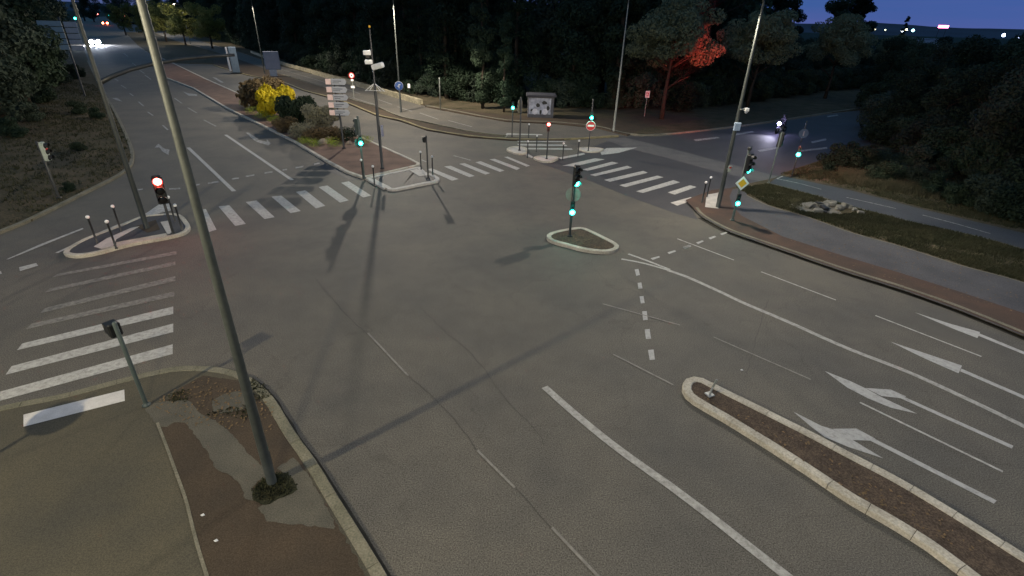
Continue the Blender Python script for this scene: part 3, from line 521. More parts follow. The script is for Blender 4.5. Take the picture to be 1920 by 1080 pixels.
mb = MB(); mb.box((.14, 0, 2.4), (.16, .24, .34), 0, .03); hd = mb.build('signal_head', PLAST, t); mb = MB(); mb.box((.25, 0, 2.56), (.1, .22, .02), 0, .005); mb.build('visor', PLAST, hd); lens(hd, .22, 0, 2.4, .08, DGLASS)
t = sig(960, 256, .05, 'farthest green signal left of the graffiti kiosk', (.1, -1)); post(t, 2.75, .05); repeater(t, 2.62, 'G', 0, power=8, r=.13)
t = sig(974, 282, .1, 'dark signal seen from behind beside the far refuge', (-.3, .95)); post(t, 3.9, .06); head(t, 2.75, None, m_=mat('tan_housing', (.12, .115, .08), rough=.6))
t = sig(1025, 298, .1, 'small signal showing red on the nose of the far refuge', (0, -1)); post(t, 2.6, .05); repeater(t, 2.3, 'R', 0, power=12, r=.12)
t = sig(1103, 283, .05, 'green signal standing over the red no entry sign', (0, -1)); post(t, 3.9, .045); repeater(t, 2.75, 'G', 0, power=8, r=.13)
mb = MB(); mb.disc((.06, 0, 1.95), .34, .015); ds = mb.build('no_entry_sign', RED, t); mb = MB(); mb.box((.08, 0, 1.95), (.008, .5, .13)); mb.build('white_bar', WHITE, ds)
mb = MB(); mb.lathe((.057, 0, 1.95), [(.335, 0), (.365, .006), (.335, .012)], 28, 'x'); mb.build('rim', WHITE, ds)
t = sig(1484, 332, .1, 'green signal at right edge of the dark road by the grassy bank', (-.3, -.95)); post(t, 2.1, .045); repeater(t, 1.75, 'G', 0, power=6, r=.14)
t = sig(1441, 343, .1, 'thin dark signal seen from behind at the head of the cycle path', (-.25, -.97))
post(t, 3.2, .045, GREENST); hb = head(t, 2.3, None, cells=3, s=.3, off=(.16, 0), yaw=math.radians(155), power=0)
lens(hb, .12, 0, .3*2.5, .11, RED_ON); light(hb, 'red_beam', 'SPOT', (.3, 0, .67), 320, (1, .1, .06), .08, (.95, -.25, .04), math.radians(120), .7)
_b = (t.matrix_basis @ Vector((-.55, 0, 3.15)))
for _t, _p, _c in ((at_ray(1318, 108, 52), 30000, 17), (G(1238, 190, 1.5), 6000, 24), (G(1650, 285, .5), 260, 60)):
    light(t, 'red_beam', 'SPOT', (-.55, 0, 3.15), _p*.7, (1, .07, .06), .08, t.rotation_euler.to_matrix().inverted() @ (_t-_b), math.radians(_c), .8)  # added red spots behind the head, aimed at crown, trunk and bank
t = sig(111, 371, .1, 'signal with pale back panel on the left verge', (.97, .25)); post(t, 2.9, .055)
head(t, 1.95, None, m_=mat('pale_housing', (.35, .4, .36), rough=.6), off=(.18, 0)); mb = MB(); mb.box((.3, 0, 2.55), (.05, .12, .06)); mb.build('red_plate', RED, t)
# signs
def sign_post(name, base, label, cat, h, face, r=.04, m_=STEEL, group=None):
    t = thing(name, base, label, cat, group, face=face); post(t, h, r, m_); return t
t = sign_post('direction_sign', G(645, 278, .12), 'stack of five grey arrow boards with pale square ends on a black post', 'direction sign', 2.5, (.1, -1), .075, DKST)
for k in range(5):
    z = 4.72-.53*k; yaw = 0
    mb = MB(); pts = [(-.3, z-.2), (.62, z-.2), (.76, z), (.62, z+.2), (-.3, z+.2)]
    mb.hexa([Vector((.0, a, b_)) for a, b_ in pts], [Vector((.06, a, b_)) for a, b_ in pts]); bo = mb.build('arrow_board', SIGNGR, t)
    mb = MB(); mb.box((.045, -.52, z), (.12, .36, .36), 0, .01); mb.build('end_plate', PINK, t)
    mb = MB(); mb.box((.064, .1, z+.05), (.006, .6+.05*(k % 3), .05)); mb.box((.064, .0, z-.07), (.006, .4+.06*((k+1) % 3), .04)); mb.build('lettering', mat('sign_text', (.09, .1, .13), rough=.5), bo)
mb = MB(); mb.path([(0, -.12, 2.3), (0, -.12, 4.95)], .04, 8); mb.path([(0, .35, 2.4), (0, .35, 4.95)], .03, 8); mb.box((0, .1, 2.38), (.08, .6, .08)); mb.build('frame', DKST, t)
t = thing('camera_mast', G(717, 316, .12), 'dark surveillance mast with white cameras on the planted median', 'camera mast', face=(0, -1))
mb = MB(); mb.lathe((0, 0, 0), [(.14, 0), (.14, .04), (.09, .08), (.09, 5), (.06, 5.1), (.045, 8.2), (.03, 8.35)], 14); mb.build('post', DKST, t, True)
mb = MB(); mb.box((.1, -.26, 7.0), (.36, .46, .26), .2, .04); mb.box((.15, -.2, 6.5), (.36, .46, .24), .2, .04); mb.build('camera_housing', WHITE, t); mb = MB(); mb.box((.27, -.2, 6.78), (.1, .22, .14)); mb.build('camera_lens', PLAST, t)
mb = MB(); mb.box((.18, .4, 6.32), (.3, .8, .32), -.3, .05, 0); cm = mb.build('camera_housing', WHITE, t); cm.rotation_euler = (.28, 0, 0); cm.location = (0, 1.7, .1)
mb = MB()
for a in (-.6, -.35, .35, .6): mb.path([(0, 0, 5.3), (.1, a, 4.85)], .018, 6)
mb.path([(0, -.6, 4.85), (.3, 0, 4.9), (0, .6, 4.85)], .012, 6); mb.build('bracket', WHITE, t)
mb = MB(); mb.box((.05, .22, 2.45), (.12, .14, .7), 0, .02); mb.build('control_box', mat('lilac_box', (.25, .26, .36), rough=.6), t)
mb = MB(); mb.ball((0, 0, 8.4), .07); mb.build('lightning_tip', YEL, t)
t = sign_post('round_sign', G(752, 211.5)+Vector((.05, -.3, 0)), 'round blue sign with white symbol fixed before the street lamp', 'road sign', 3.0, (.1, -1), .03)
mb = MB(); mb.disc((.05, 0, 2.75), .42, .015); ds = mb.build('sign_disc', BLUE, t); mb = MB(); mb.lathe((.045, 0, 2.75), [(.4, 0), (.44, .006), (.4, .012)], 28, 'x'); mb.build('rim', WHITE, ds)
mb = MB(); mb.box((.07, 0, 2.66), (.008, .08, .3)); mb.box((.07, .06, 2.86), (.008, .2, .07)); mb.box((.07, -.1, 2.72), (.008, .14, .06)); mb.build('symbol', WHITE, ds)
t = sign_post('small_plate_sign', G(768, 182, .1), 'small white plate on thin post behind the stone wall', 'sign', 1.6, (.1, -1), .025, DKST); mb = MB(); mb.box((.03, 0, 1.35), (.015, .3, .5), 0, 0); mb.build('plate', WHITE, t)
t = sign_post('prohibition_sign', G(664, 184, .1), 'round white sign with red ring and two plates beside the arrow boards', 'road sign', 2.9, (.1, -1), .035)
mb = MB(); mb.disc((.05, 0, 2.6), .34, .012); ds = mb.build('sign_disc', RED, t); mb = MB(); mb.disc((.064, 0, 2.6), .24, .006); mb.build('white_centre', WHITE, ds); mb = MB(); mb.box((.072, 0, 2.6), (.006, .14, .2)); mb.build('symbol', PLAST, ds)
mb = MB(); mb.box((.05, 0, 2.08), (.015, .3, .2)); mb.box((.05, 0, 1.3), (.015, .45, .26)); mb.build('plate', WHITE, t)
t = thing('grey_post', G(826, 206, .1), 'plain grey steel post at the edge of the dark wood', 'post'); mb = MB(); mb.lathe((0, 0, 0), [(.07, 0), (.07, 3.3), (.04, 3.35)], 12); mb.build('shaft', STEEL, t, True)
t = sign_post('marker_sign', G(1208, 218, .1), 'square white sign glowing red on thin post beside the plane tree trunk', 'sign', 2.6, (.25, -1), .035)
mb = MB(); mb.box((.04, 0, 2.3), (.02, .52, .7), 0, .005); ds = mb.build('plate', WHITE, t); mb = MB(); mb.box((.055, -.1, 2.4), (.008, .1, .26)); mb.box((.055, .1, 2.36), (.008, .1, .2)); mb.box((.055, 0, 2.15), (.008, .34, .07)); mb.build('symbol', RED, ds)
t = sign_post('blue_round_sign', G(1502, 266, .05), 'pale blue round sign on grey post beyond the violet light', 'road sign', 1.8, (-.2, -1), .05, GREENST)
mb = MB(); mb.disc((.06, 0, .75), .4, .015); ds = mb.build('sign_disc', mat('pale_blue_sign', (.1, .17, .24), rough=.5), t); mb = MB(); mb.box((.08, 0, .75), (.006, .1, .4)); mb.build('symbol', SIGNGR, ds)
t = thing('billboard', G(515, 143, .08), 'pale grey advertising board on short white foot beside the street lamp', 'billboard', face=(.3, -1))
mb = MB(); mb.box((0, 0, 2.35), (.2, 2.3, 2.7), 0, .05); mb.build('panel', mat('billboard_grey', (.24, .26, .32), (.2, .22, .27), rough=.5), t); mb = MB(); mb.box((0, -.1, .5), (.3, 1.1, 1.0), 0, .03); mb.build('foot', mat('billboard_foot', (.5, .52, .56), rough=.5), t)
mb = MB(); mb.box((.103, 0, 2.35), (.01, 2.0, 2.4)); mb.build('poster', mat('blank_poster', (.28, .29, .35), (.23, .24, .29), 1.5, .6), t)
t = thing('totem_sign', G(444, 138, .08), 'tall narrow blue grey advertising totem left of the billboard', 'totem sign', face=(.55, -.83))
mb = MB(); mb.box((0, 0, 2.1), (.35, 1.15, 3.9), 0, .06); mb.build('panel', mat('totem_blue', (.13, .18, .24), (.1, .14, .19), rough=.5), t); mb = MB(); mb.box((0, -.85, 2.2), (.3, .3, 3.6), 0, .04); mb.build('side_fin', SIGNGR, t); mb = MB(); mb.box((0, 0, .08), (.5, 1.8, .16)); mb.build('foot', PLAST, t)
t = thing('direction_sign', G(160, 180, .1), 'pale blue stacked direction boards on the far left verge', 'direction sign', face=(.3, -1)); post(t, 8.0, .09, DKST)
for k in range(5):
    z = 7.4-.58*k; mb = MB(); mb.box((.1, -1.0, z), (.05, 2.2, .5), 0, .01); mb.build('board', mat('board_blue', (.26, .34, .38), (.22, .29, .33), rough=.5), t); mb = MB(); mb.box((.1, .9, z-.05), (.05, 1.2, .5), 0, .01); mb.build('board', SIGNGR, t)
t = thing('direction_sign', G(-12, 390, .1), 'white pointed direction board cut by the left edge of the picture', 'direction sign', face=(.45, -.9)); post(t, 3.6, .07, DKST)
mb = MB(); pts = [(-.6, 2.35), (.55, 2.35), (.95, 2.75), (.55, 3.5), (-.6, 3.5)]; mb.hexa([Vector((.08, a, b_)) for a, b_ in pts], [Vector((.12, a, b_)) for a, b_ in pts]); mb.build('board', WHITE, t); mb = MB(); mb.box((.124, .1, 2.95), (.006, .7, .3)); mb.build('blue_field', BLUE, t)
t = thing('round_sign', Vector((-11.75, 7.15, .12)), 'round sign on post just outside the left edge casting its shadow', 'road sign', face=(-.4, -.9)); post(t, 2.9, .04)
mb = MB(); mb.disc((.05, 0, 2.3), .45, .015); mb.build('sign_disc', SIGNBK, t)
# small boxes on the right lamp
lb = G(1345, 392)
for z, lab, nm, sz, m_, dx in ((4.5, 'pale blue box strapped to the right corner street lamp', 'junction_box', (.12, .34, .4), mat('pale_blue_box', (.35, .45, .58), rough=.6), 0), (5.35, 'small white dome camera on the right corner street lamp', 'dome_camera', (.2, .2, .16), WHITE, .3), (2.3, 'small sticker covered box low on the right corner street lamp', 'sticker_box', (.06, .2, .35), SIGNBK, .12)):
    t = thing(nm, lb+Vector((0, 0, z)), lab, 'box' if 'box' in nm else 'camera', face=(.1, -1))
    mb = MB(); mb.box((.14, dx, 0), sz, 0, .02); mb.build('housing', m_, t); mb = MB(); mb.box((.02, dx/2, 0), (.26, .06+abs(dx), .05)); mb.build('bracket', STEEL, t)
    if 'dome' in nm: mb = MB(); mb.ball((.14, dx, -.1), .09); mb.build('dome', SIGNGR, t)
    if 'sticker' in nm:
        mb = MB(); mb.box((.172, dx, .08), (.004, .12, .08)); mb.build('sticker', RED, t)
# bollards
def bollard_proto():
    t = thing('bollard', (0, 0, 0), '', 'bollard', 'dark bollards with white ball caps')
    mb = MB(); mb.lathe((0, 0, 0), [(.06, 0), (.06, .03), (.04, .05), (.037, 1.08), (.05, 1.1), (.05, 1.13), (.03, 1.15)], 12); mb.build('post', DKST, t, True)
    mb = MB(); mb.ball((0, 0, 1.2), .075); mb.build('cap', WHITE, t, True); return t
bol = [((164, 407), 'leftmost bollard behind the pointed left island'), ((200, 415.5), 'bollard on the front edge of the pointed island, second from left'), ((211, 387), 'bollard at the rear edge of the pointed left island, third from left'), ((315, 370), 'bollard just behind the bright red signal'), ((328, 385), 'bollard at the right tip of the pointed island beside the red signal'),
       ((677, 300), 'bollard beside the grey green signal at the median corner'), ((699, 312), 'bollard on the left slab of the median refuge'), ((788, 285), 'bollard behind the pedestrian signal of the median refuge'), ((810, 294), 'bollard right of the pedestrian signal of the median refuge'),
       ((990, 265), 'front left bollard of the far refuge'), ((1007, 255), 'rear left bollard of the far refuge'), ((1057, 269), 'front right bollard of the far refuge'), ((1086, 264), 'bollard beside the no entry sign'), ((992, 233), 'bollard on the far pavement below the graffiti kiosk'), ((1333, 333), 'rear bollard of the pair at the right corner'), ((1324, 342), 'front bollard of the pair at the right corner')]
bp = bollard_proto()
for k, ((x, y), lab) in enumerate(bol):
    if k == 0: o = bp
    else:
        o = bp.copy(); COL.objects.link(o)
        for ch in bp.children: c_ = ch.copy(); c_.parent = o; COL.objects.link(c_)
    o['label'] = lab; p = G(x, y, 1.28); o.location = (p.x, p.y, .08); o.rotation_euler = (0, 0, k*1.3)
# broken sign stub on the long island
t = thing('sign_stub', G(1330, 741, .12), 'bent pale metal stub of a broken sign on the tip of the long island', 'sign stub')
mb = MB(); mb.path([(0, 0, 0), (.03, 0, .25), (.1, .02, .52)], .03, 8); mb.build('stub_post', STEEL, t); mb = MB(); mb.path([(-.04, -.05, 0), (.02, -.03, .3)], .022, 6); mb.box((0, 0, .03), (.2, .2, .04), .4, .01); mb.build('base_clamp', mat('pale_metal', (.4, .42, .42), rough=.4, metal=.3), t)
# kiosk with graffiti
t = thing('kiosk', G(1013, 221, .1), 'small dark utility kiosk with black and white graffiti before the wood', 'kiosk', face=(.0, -1))
mb = MB(); mb.box((-.9, 0, 1.05), (1.7, 2.7, 2.1), 0, .02); mb.build('wall', mat('kiosk_wall', (.1, .1, .11), (.07, .07, .08), rough=.8), t)
mb = MB(); mb.box((-.85, 0, 2.2), (2.1, 3.1, .2), 0, .03); mb.build('roof', mat('kiosk_roof', (.06, .06, .07), rough=.8), t)
mb = MB(); mb.box((-.04, -.1, 1.15), (.02, 2.3, 1.6)); gr = mb.build('painted_panel', mat('painted_panel_white', (.42, .44, .52), (.16, .17, .2), 2.2, .7, detail=2), t)
mb = MB()
for a, b_, s1, s2 in ((-.85, .75, .3, .18), (.35, 1.5, .34, .22), (-.3, 1.25, .25, .3), (.0, .6, .16, .3), (.75, 1.0, .2, .34)):
    pts = [(-.028+0.0, a+s1*math.cos(q)*random.uniform(.6, 1), b_+s2*math.sin(q)*random.uniform(.6, 1)) for q in [k*math.pi/5 for k in range(10)]]; mb.hexa([Vector(p) for p in pts], [Vector(p)+Vector((.006, 0, 0)) for p in pts])
mb.build('dark_shapes', PLAST, gr)
mb = MB()
for a in (-.6, .45): mb = MB(); mb.lathe((-.02, a, .62), [(.3, 0), (.3, .008)], 20, 'x'); mb.build('pale_shape', mat('graffiti_white', (.6, .6, .66), rough=.6), gr)
# ------------------------------------------------------------------ vehicles
def car(base, face, label, front=True, s=1.0, body=(.03, .03, .035)):
    t = thing('car', base, label, 'car', face=face); pm = mat('car_paint_%d' % (int(body[0]*1000)), body, rough=.3, spec=.6)
    prof = [(-2.1, .35), (2.05, .35), (2.12, .62), (2.0, .82), (1.1, .95), (.35, 1.42), (-1.2, 1.46), (-1.95, 1.0), (-2.15, .9)]
    mb = MB(); mb.hexa([Vector((x*s, -.88*s*(.82 if z > 1.2 else 1), z*s)) for x, z in prof], [Vector((x*s, .88*s*(.82 if z > 1.2 else 1), z*s)) for x, z in prof]); mb.build('body', pm, t)
    mb = MB(); mb.poly([Vector((x*s, y*s, z*s)) for x, y, z in ((1.1, -.75, .98), (1.1, .75, .98), (.38, .62, 1.40), (.38, -.62, 1.40))]); w_ = mb.build('windscreen', DGLASS, t); w_.location = (.02, 0, .015)
    for x in (1.3, -1.35):
        for y in (-.85, .85):
            mb = MB(); mb.lathe((x*s, y*s, .32*s), [(.2, -.1), (.32, -.09), (.32, .09), (.2, .1)], 16, 'y'); mb.build('wheel', PLAST, t)
    for y in (-.66, .66):
        xx = (2.06 if front else -2.16); mb = MB(); mb.ball((xx*s, y*s, .72*s), .44*s if front else .26*s, 8); mb.build('headlight' if front else 'tail_light', HEAD_ON if front else TAIL_ON, t)
        if front: light(t, 'headlight_beam', 'SPOT', (2.3*s, y*s, .72*s), 60000, (.75, .82, 1), .1, (1, 0, -.07), math.radians(50), .8)
    mb = MB(); mb.box((2.12*s, 0, .5*s), (.03, .5, .12)); mb.build('number_plate', WHITE, t)
    return t
car(G(181, 84), (.55, -.84), 'oncoming car with dazzling white headlights on the left avenue', True, 1.15)
car(G(198, 47), (-.6, .8), 'distant car with red tail lights far up the left avenue', False, 1.7)
t = sig(150, 62, .0, 'far green signal up the left avenue beside the big tree', (.4, -.9)); t.scale = (1, 1, 1); post(t, 6.0, .08); hd = repeater(t, 5.6, 'G', 0, power=20, r=.45)
t = sig(207, 38, .0, 'far green signal up the avenue right of the tail lights', (.5, -.85)); post(t, 4.5, .1); repeater(t, 4.4, 'G', 0, power=20, r=.7)
t = sig(187, 40, .0, 'far dim red signal above the tail lights', (.5, -.85)); post(t, 5.5, .1); repeater(t, 5.2, 'R', 0, power=0, r=.5)
t = sig(237, 42, .0, 'far red signal at right of the avenue end', (.5, -.85)); post(t, 4.5, .1); repeater(t, 4.3, 'R', 0, power=10, r=.5)
# motorcycle with rider on the side road
hp = G(1461, 232, .95); mc = Vector((-.80, -.60)).normalized()
t = thing('motorcycle', (hp.x-mc.x*.62, hp.y-mc.y*.62, .004), 'dark motorcycle with dazzling violet white headlight on the side road', 'motorcycle', face=mc)
for x in (.68, -.68):
    mb = MB(); prof = [(.24, -.05), (.30, -.055), (.32, 0), (.30, .055), (.24, .05)]; mb.lathe((x, 0, .32), prof, 20, 'y'); wh = mb.build('wheel', PLAST, t, True); mb = MB(); mb.lathe((x, 0, .32), [(.05, -.08), (.16, -.02), (.16, .02), (.05, .08)], 12, 'y'); mb.build('rim', STEEL, wh)
mb = MB(); mb.path([(.68, .07, .32), (.42, .07, .92)], .025, 8); mb.path([(.68, -.07, .32), (.42, -.07, .92)], .025, 8); mb.path([(.38, -.38, 1.05), (.46, -.1, 1.0), (.46, .1, 1.0), (.38, .38, 1.05)], .018, 8); mb.build('fork', DKST, t)
mb = MB(); mb.lathe((.35, 0, .78), [(.02, -.75), (.09, -.6), (.12, -.35), (.17, -.12), (.15, .05), (.05, .12)], 14, 'x'); mb.build('tank', DKST, t, True)
mb = MB(); mb.box((-.35, 0, .8), (.7, .26, .1), 0, .04); mb.build('seat', PLAST, t); mb = MB(); mb.box((0, 0, .45), (.5, .3, .4), 0, .06); mb.build('engine', STEEL, t)
mb = MB(); mb.path([(.1, -.16, .3), (-.3, -.18, .28), (-.75, -.18, .4)], [.03, .04, .05], 8); mb.build('exhaust', STEEL, t, True)
mb = MB(); mb.ball((.62, 0, .95), .15, 10); mb.build('headlight', emit('violet_headlamp_lit', (.55, .5, 1.0), 60), t, True)
light(t, 'headlight_beam', 'SPOT', (.85, 0, .95), 380, (.8, .78, 1), .08, (1, 0, -.10), math.radians(70), .9)
def person(base, face, label):
    verts = {'pelvis': (0, 0, 0, .15), 'belly': (.05, 0, .2, .15), 'chest': (.16, 0, .42, .17), 'neck': (.22, 0, .58, .06), 'head': (.27, 0, .70, .10), 'crown': (.28, 0, .79, .09)}
    order = list(verts); v = [verts[k][:3] for k in order]; rad = [verts[k][3] for k in order]; e = [(0, 1), (1, 2), (2, 3), (3, 4), (4, 5)]
    for s in (-1, 1):
        def add(p, par, rr): v.append(p); rad.append(rr); e.append((par, len(v)-1)); return len(v)-1
        sh = add((.18, s*.19, .47), 2, .08); el = add((.36, s*.30, .24), sh, .06); wr = add((.58, s*.34, .22), el, .04); hd = add((.66, s*.33, .21), wr, .035)
        for f in range(4): a = add((.70, s*(.355-.02*f), .20), hd, .012); add((.72, s*(.355-.02*f), .165-.003*f), a, .010)
        add((.68, s*.30, .18), hd, .012)
        hpj = add((.03, s*.11, -.02), 0, .11); kn = add((.40, s*.20, -.08), hpj, .08); an = add((.14, s*.19, -.45), kn, .05); add((.32, s*.19, -.52), an, .04)
    me = bpy.data.meshes.new('person'); me.from_pydata(v, e, []); o = bpy.data.objects.new('person', me); COL.objects.link(o); o.location = base; o.rotation_euler = (0, 0, math.atan2(face[1], face[0]))
    sk = o.modifiers.new('skin', 'SKIN')
    for i, q in enumerate(me.skin_vertices[0].data): q.radius = (rad[i], rad[i]); q.use_root = i == 0
    ss = o.modifiers.new('sub', 'SUBSURF'); ss.levels = 2; ss.render_levels = 2; me.materials.append(mat('dark_riding_clothes', (.016, .016, .02), (.01, .01, .013), rough=.7)); tag(o, label, 'person')
    mb = MB(); mb.ball((.28, 0, .74), .145, 10, 1.05); mb.build('helmet', DKST, o, True)
    return o
person((hp.x-mc.x*.97, hp.y-mc.y*.97, .93), mc, 'rider in dark clothes and helmet sitting on the motorcycle')
# ------------------------------------------------------------------ vegetation
def leafcloud(n, clumps, size, seed, flat=.6, spread=1.0):
    rnd = random.Random(seed); v = []; f = []
    tot = sum(c[3]**2 for c in clumps)
    for cx_, cy_, cz_, r in clumps:
        k = int(n*r*r/tot)
        for _ in range(k):
            while True:
                a, b_, c_ = rnd.uniform(-1, 1), rnd.uniform(-1, 1), rnd.uniform(-1, 1); d = a*a+b_*b_+c_*c_
                if .05 < d < 1: break
            q = (d**.5)**-.45 if d > 0 else 1
            p = Vector((cx_+a*r*q*spread, cy_+b_*r*q*spread, cz_+c_*r*q*.85))
            nrm = Vector((a+rnd.uniform(-.8, .8), b_+rnd.uniform(-.8, .8), c_+rnd.uniform(-.6, 1.0))).normalized()
            u = nrm.orthogonal().normalized(); u = (Matrix.Rotation(rnd.uniform(0, 6.28), 3, nrm) @ u); w_ = nrm.cross(u); s = size*rnd.uniform(.6, 1.35)
            i = len(v); v += [tuple(p-u*s), tuple(p-w_*s*flat), tuple(p+u*s), tuple(p+w_*s*flat)]; f.append((i, i+1, i+2, i+3))
    return v, f
def mesh(name, v, f, m_):
    me = bpy.data.meshes.new(name); me.from_pydata(v, [], f); me.materials.append(m_); return me
def trunkmesh(name, h, r, limbs, seed, spread):
    rnd = random.Random(seed); mb = MB(); top = (rnd.uniform(-.3, .3), rnd.uniform(-.3, .3), h)
    mb.path([(0, 0, -.1), (rnd.uniform(-.1, .1), rnd.uniform(-.1, .1), h*.35), (rnd.uniform(-.2, .2), rnd.uniform(-.2, .2), h*.7), top], [r*1.25, r*.9, r*.6, r*.2], 9)
    for k in range(limbs):
        a = k*2.4+rnd.random(); z = h*rnd.uniform(.38, .8); L = spread*rnd.uniform(.6, 1); mb.path([(0, 0, z), (math.cos(a)*L*.5, math.sin(a)*L*.5, z+L*.35), (math.cos(a)*L, math.sin(a)*L, z+L*.6)], [r*.45, r*.28, r*.08], 6)
    me = bpy.data.meshes.new(name); me.from_pydata(mb.v, [], mb.f); me.materials.append(BARK)
    for p in me.polygons: p.use_smooth = True
    return me
KINDS = {}
def kind(key, tm, cm): KINDS[key] = (tm, cm)
for s_ in range(4):
    rnd = random.Random(100+s_); cl = []
    for k in range(34):
        a = rnd.uniform(0, 6.28); zz = rnd.uniform(2.0, 11.5); rr = (3.6*math.sin(math.pi*min(1, max(.08, (zz-.3)/12.6))))*rnd.uniform(.35, 1); cl.append((math.cos(a)*rr, math.sin(a)*rr, zz, rnd.uniform(.8, 1.7)))
    v, f = leafcloud(9000, cl, .17, s_); kind('broad%d' % s_, trunkmesh('trunk', 9, .24, 7, s_, 3), mesh('crown', v, f, LEAF[s_ % 3]))
for s_ in range(2):
    rnd = random.Random(200+s_); cl = []
    for k in range(80):
        a = rnd.uniform(0, 6.28); ph = rnd.uniform(-.6, 1.4); rr = rnd.uniform(.35, 1.0); cl.append((math.cos(a)*4.6*rr*math.cos(ph), math.sin(a)*4.6*rr*math.cos(ph), 7.6+3.6*rr*math.sin(ph), rnd.uniform(.55, 1.3)))
    v, f = leafcloud(30000, cl, .13, 20+s_, .6, 1.25); kind('plane%d' % s_, trunkmesh('trunk', 7.6, .22, 9, 30+s_, 3.2), mesh('crown', v, f, PLANE))
for s_ in range(2):
    rnd = random.Random(300+s_); cl = []
    for k in range(80):
        zz = rnd.uniform(1.5, 15); R2 = 3.4*(1-zz/16.5); a = rnd.uniform(0, 6.28); rr = R2*rnd.uniform(.3, 1); cl.append((math.cos(a)*rr, math.sin(a)*rr, round(zz/1.1)*1.1-.12*rr, .45+.35*(1-zz/16)))
    v, f = leafcloud(9000, cl, .14, 40+s_, .4, 1.5); v = [(x, y, z) for x, y, z in v]; kind('conifer%d' % s_, trunkmesh('trunk', 15, .22, 0, 50+s_, 1), mesh('crown', v, f, CONIF))
for s_ in range(3):
    rnd = random.Random(400+s_); cl = []
    for k in range(40):
        zz = rnd.uniform(1.5, 19); R2 = 1.5*math.sin(math.pi*min(1, (zz+1)/22))**.7; a = rnd.uniform(0, 6.28); rr = R2*rnd.uniform(.2, 1); cl.append((math.cos(a)*rr, math.sin(a)*rr, zz, rnd.uniform(.6, 1.05)))
    v, f = leafcloud(15000, cl, .15, 60+s_); kind('poplar%d' % s_, trunkmesh('trunk', 18, .22, 4, 70+s_, 1), mesh('crown', v, f, LEAF[s_ % 2]))
def bushmesh(seed, m_, n=3500, size=.1, w=1.0, h=1.0, nc=30):
    rnd = random.Random(seed); cl = [(rnd.uniform(-.65, .65)*w, rnd.uniform(-.65, .65)*w, h*rnd.uniform(.2, .85), rnd.uniform(.12, .42)) for k in range(nc)]
    v, f = leafcloud(n, cl, size, seed, .6, 1.2); return mesh('foliage', v, f, m_)
for s_ in range(3):
    rnd = random.Random(500+s_); cl = []
    for k in range(26):
        a = rnd.uniform(0, 6.28); rr = rnd.uniform(0, 2.0); cl.append((math.cos(a)*rr, math.sin(a)*rr, rnd.uniform(.3, 3.2)*(1-.2*rr/2), rnd.uniform(.5, .95)))
    v, f = leafcloud(6000, cl, .12, 80+s_); kind('shrub%d' % s_, trunkmesh('stem', 2.2, .06, 5, 90+s_, 1.2), mesh('foliage', v, f, LEAF[s_]))
def plant(name, key, x, y, label, cat, group, s=1.0, z=.08, rz=None, names=('trunk', 'crown'), sz=None):
    t = thing(name, (x, y, z), label, cat, group, rz=random.uniform(0, 6.28) if rz is None else rz); t.scale = (s, s, sz or s)
    tm, cm = KINDS[key]
    for n_, me in zip(names, (tm, cm)):
        if me: o = bpy.data.objects.new(n_, me); COL.objects.link(o); o.parent = t
    return t
GW = 'trees of the dark wood behind the stone wall'
def wood(pts, step, key_f, label, name='woodland_tree', s=(0.9, 1.25), jit=1.5, group=GW, cat='tree', names=('trunk', 'crown')):
    q = resample([Vector((a, b_, 0)) for a, b_ in pts], step)
    for k, p in enumerate(q): plant(name, key_f(k), p.x+random.uniform(-jit, jit), p.y+random.uniform(-jit, jit), label, cat, group, random.uniform(*s), names=names)
W0 = [(-178, 290), (-110, 205), (-72, 150), (-45, 110), (-20, 77), (-8, 66), (4, 62), (14, 64)]
W0 = [(a+2, b_+3) for a, b_ in W0]
br = lambda k: ['broad0', 'broad1', 'conifer0', 'broad3', 'broad2', 'poplar0', 'broad0', 'broad3'][(k*5+k//3) % 8]
wood(W0, 5.2, br, 'dark leafy tree at the front edge of the wood behind the stone wall')
wood([(a+5, b_+6) for a, b_ in W0], 5.6, lambda k: ['broad1', 'broad0', 'conifer1', 'broad2'][k % 4], 'taller dark tree in the second row of the wood behind the stone wall', s=(1.1, 1.5))
wood([(a+10, b_+13) for a, b_ in W0], 6.5, lambda k: ['broad0', 'broad1', 'broad3'][k % 3], 'dark tree deep inside the wood behind the stone wall', s=(1.35, 1.8))
GS = 'undergrowth shrubs along the wood edge'
wood([(a-.5, b_-1.5) for a, b_ in W0], 3.2, lambda k: 'shrub%d' % (k % 3), 'low leafy shrub at the foot of the wood edge', 'shrub', (.7, 1.2), .8, GS, 'shrub', ('stem', 'foliage'))
# specimens that stand out
plant('conifer_tree', 'conifer0', *G(838, 186).xy, 'layered dark conifer right of the tall thin street lamp', 'tree', None, 1.15)
plant('poplar_tree', 'poplar1', *G(905, 205).xy, 'narrow upright grey green tree left of the kiosk', 'tree', None, .75)
plant('poplar_tree', 'poplar2', *G(945, 212).xy, 'short columnar tree directly behind the farthest green signal', 'tree', None, .5)
plant('plane_tree', 'plane0', *G(1240, 225).xy, 'round plane tree with red lit trunk at the right road corner', 'tree', 'roadside plane trees', 1.0, rz=1.0)
plant('plane_tree', 'plane1', *G(1400, 205).xy, 'second roadside plane tree, right of the red lit one', 'tree', 'roadside plane trees', .95, rz=2.0)
plant('plane_tree', 'plane0', *G(1546, 186).xy, 'third roadside plane tree with a bare leaning trunk', 'tree', 'roadside plane trees', .95, rz=4.0)
plant('plane_tree', 'plane1', 62, 92, 'farthest roadside plane tree before the sky gap', 'tree', 'roadside plane trees', .76, rz=0.4)
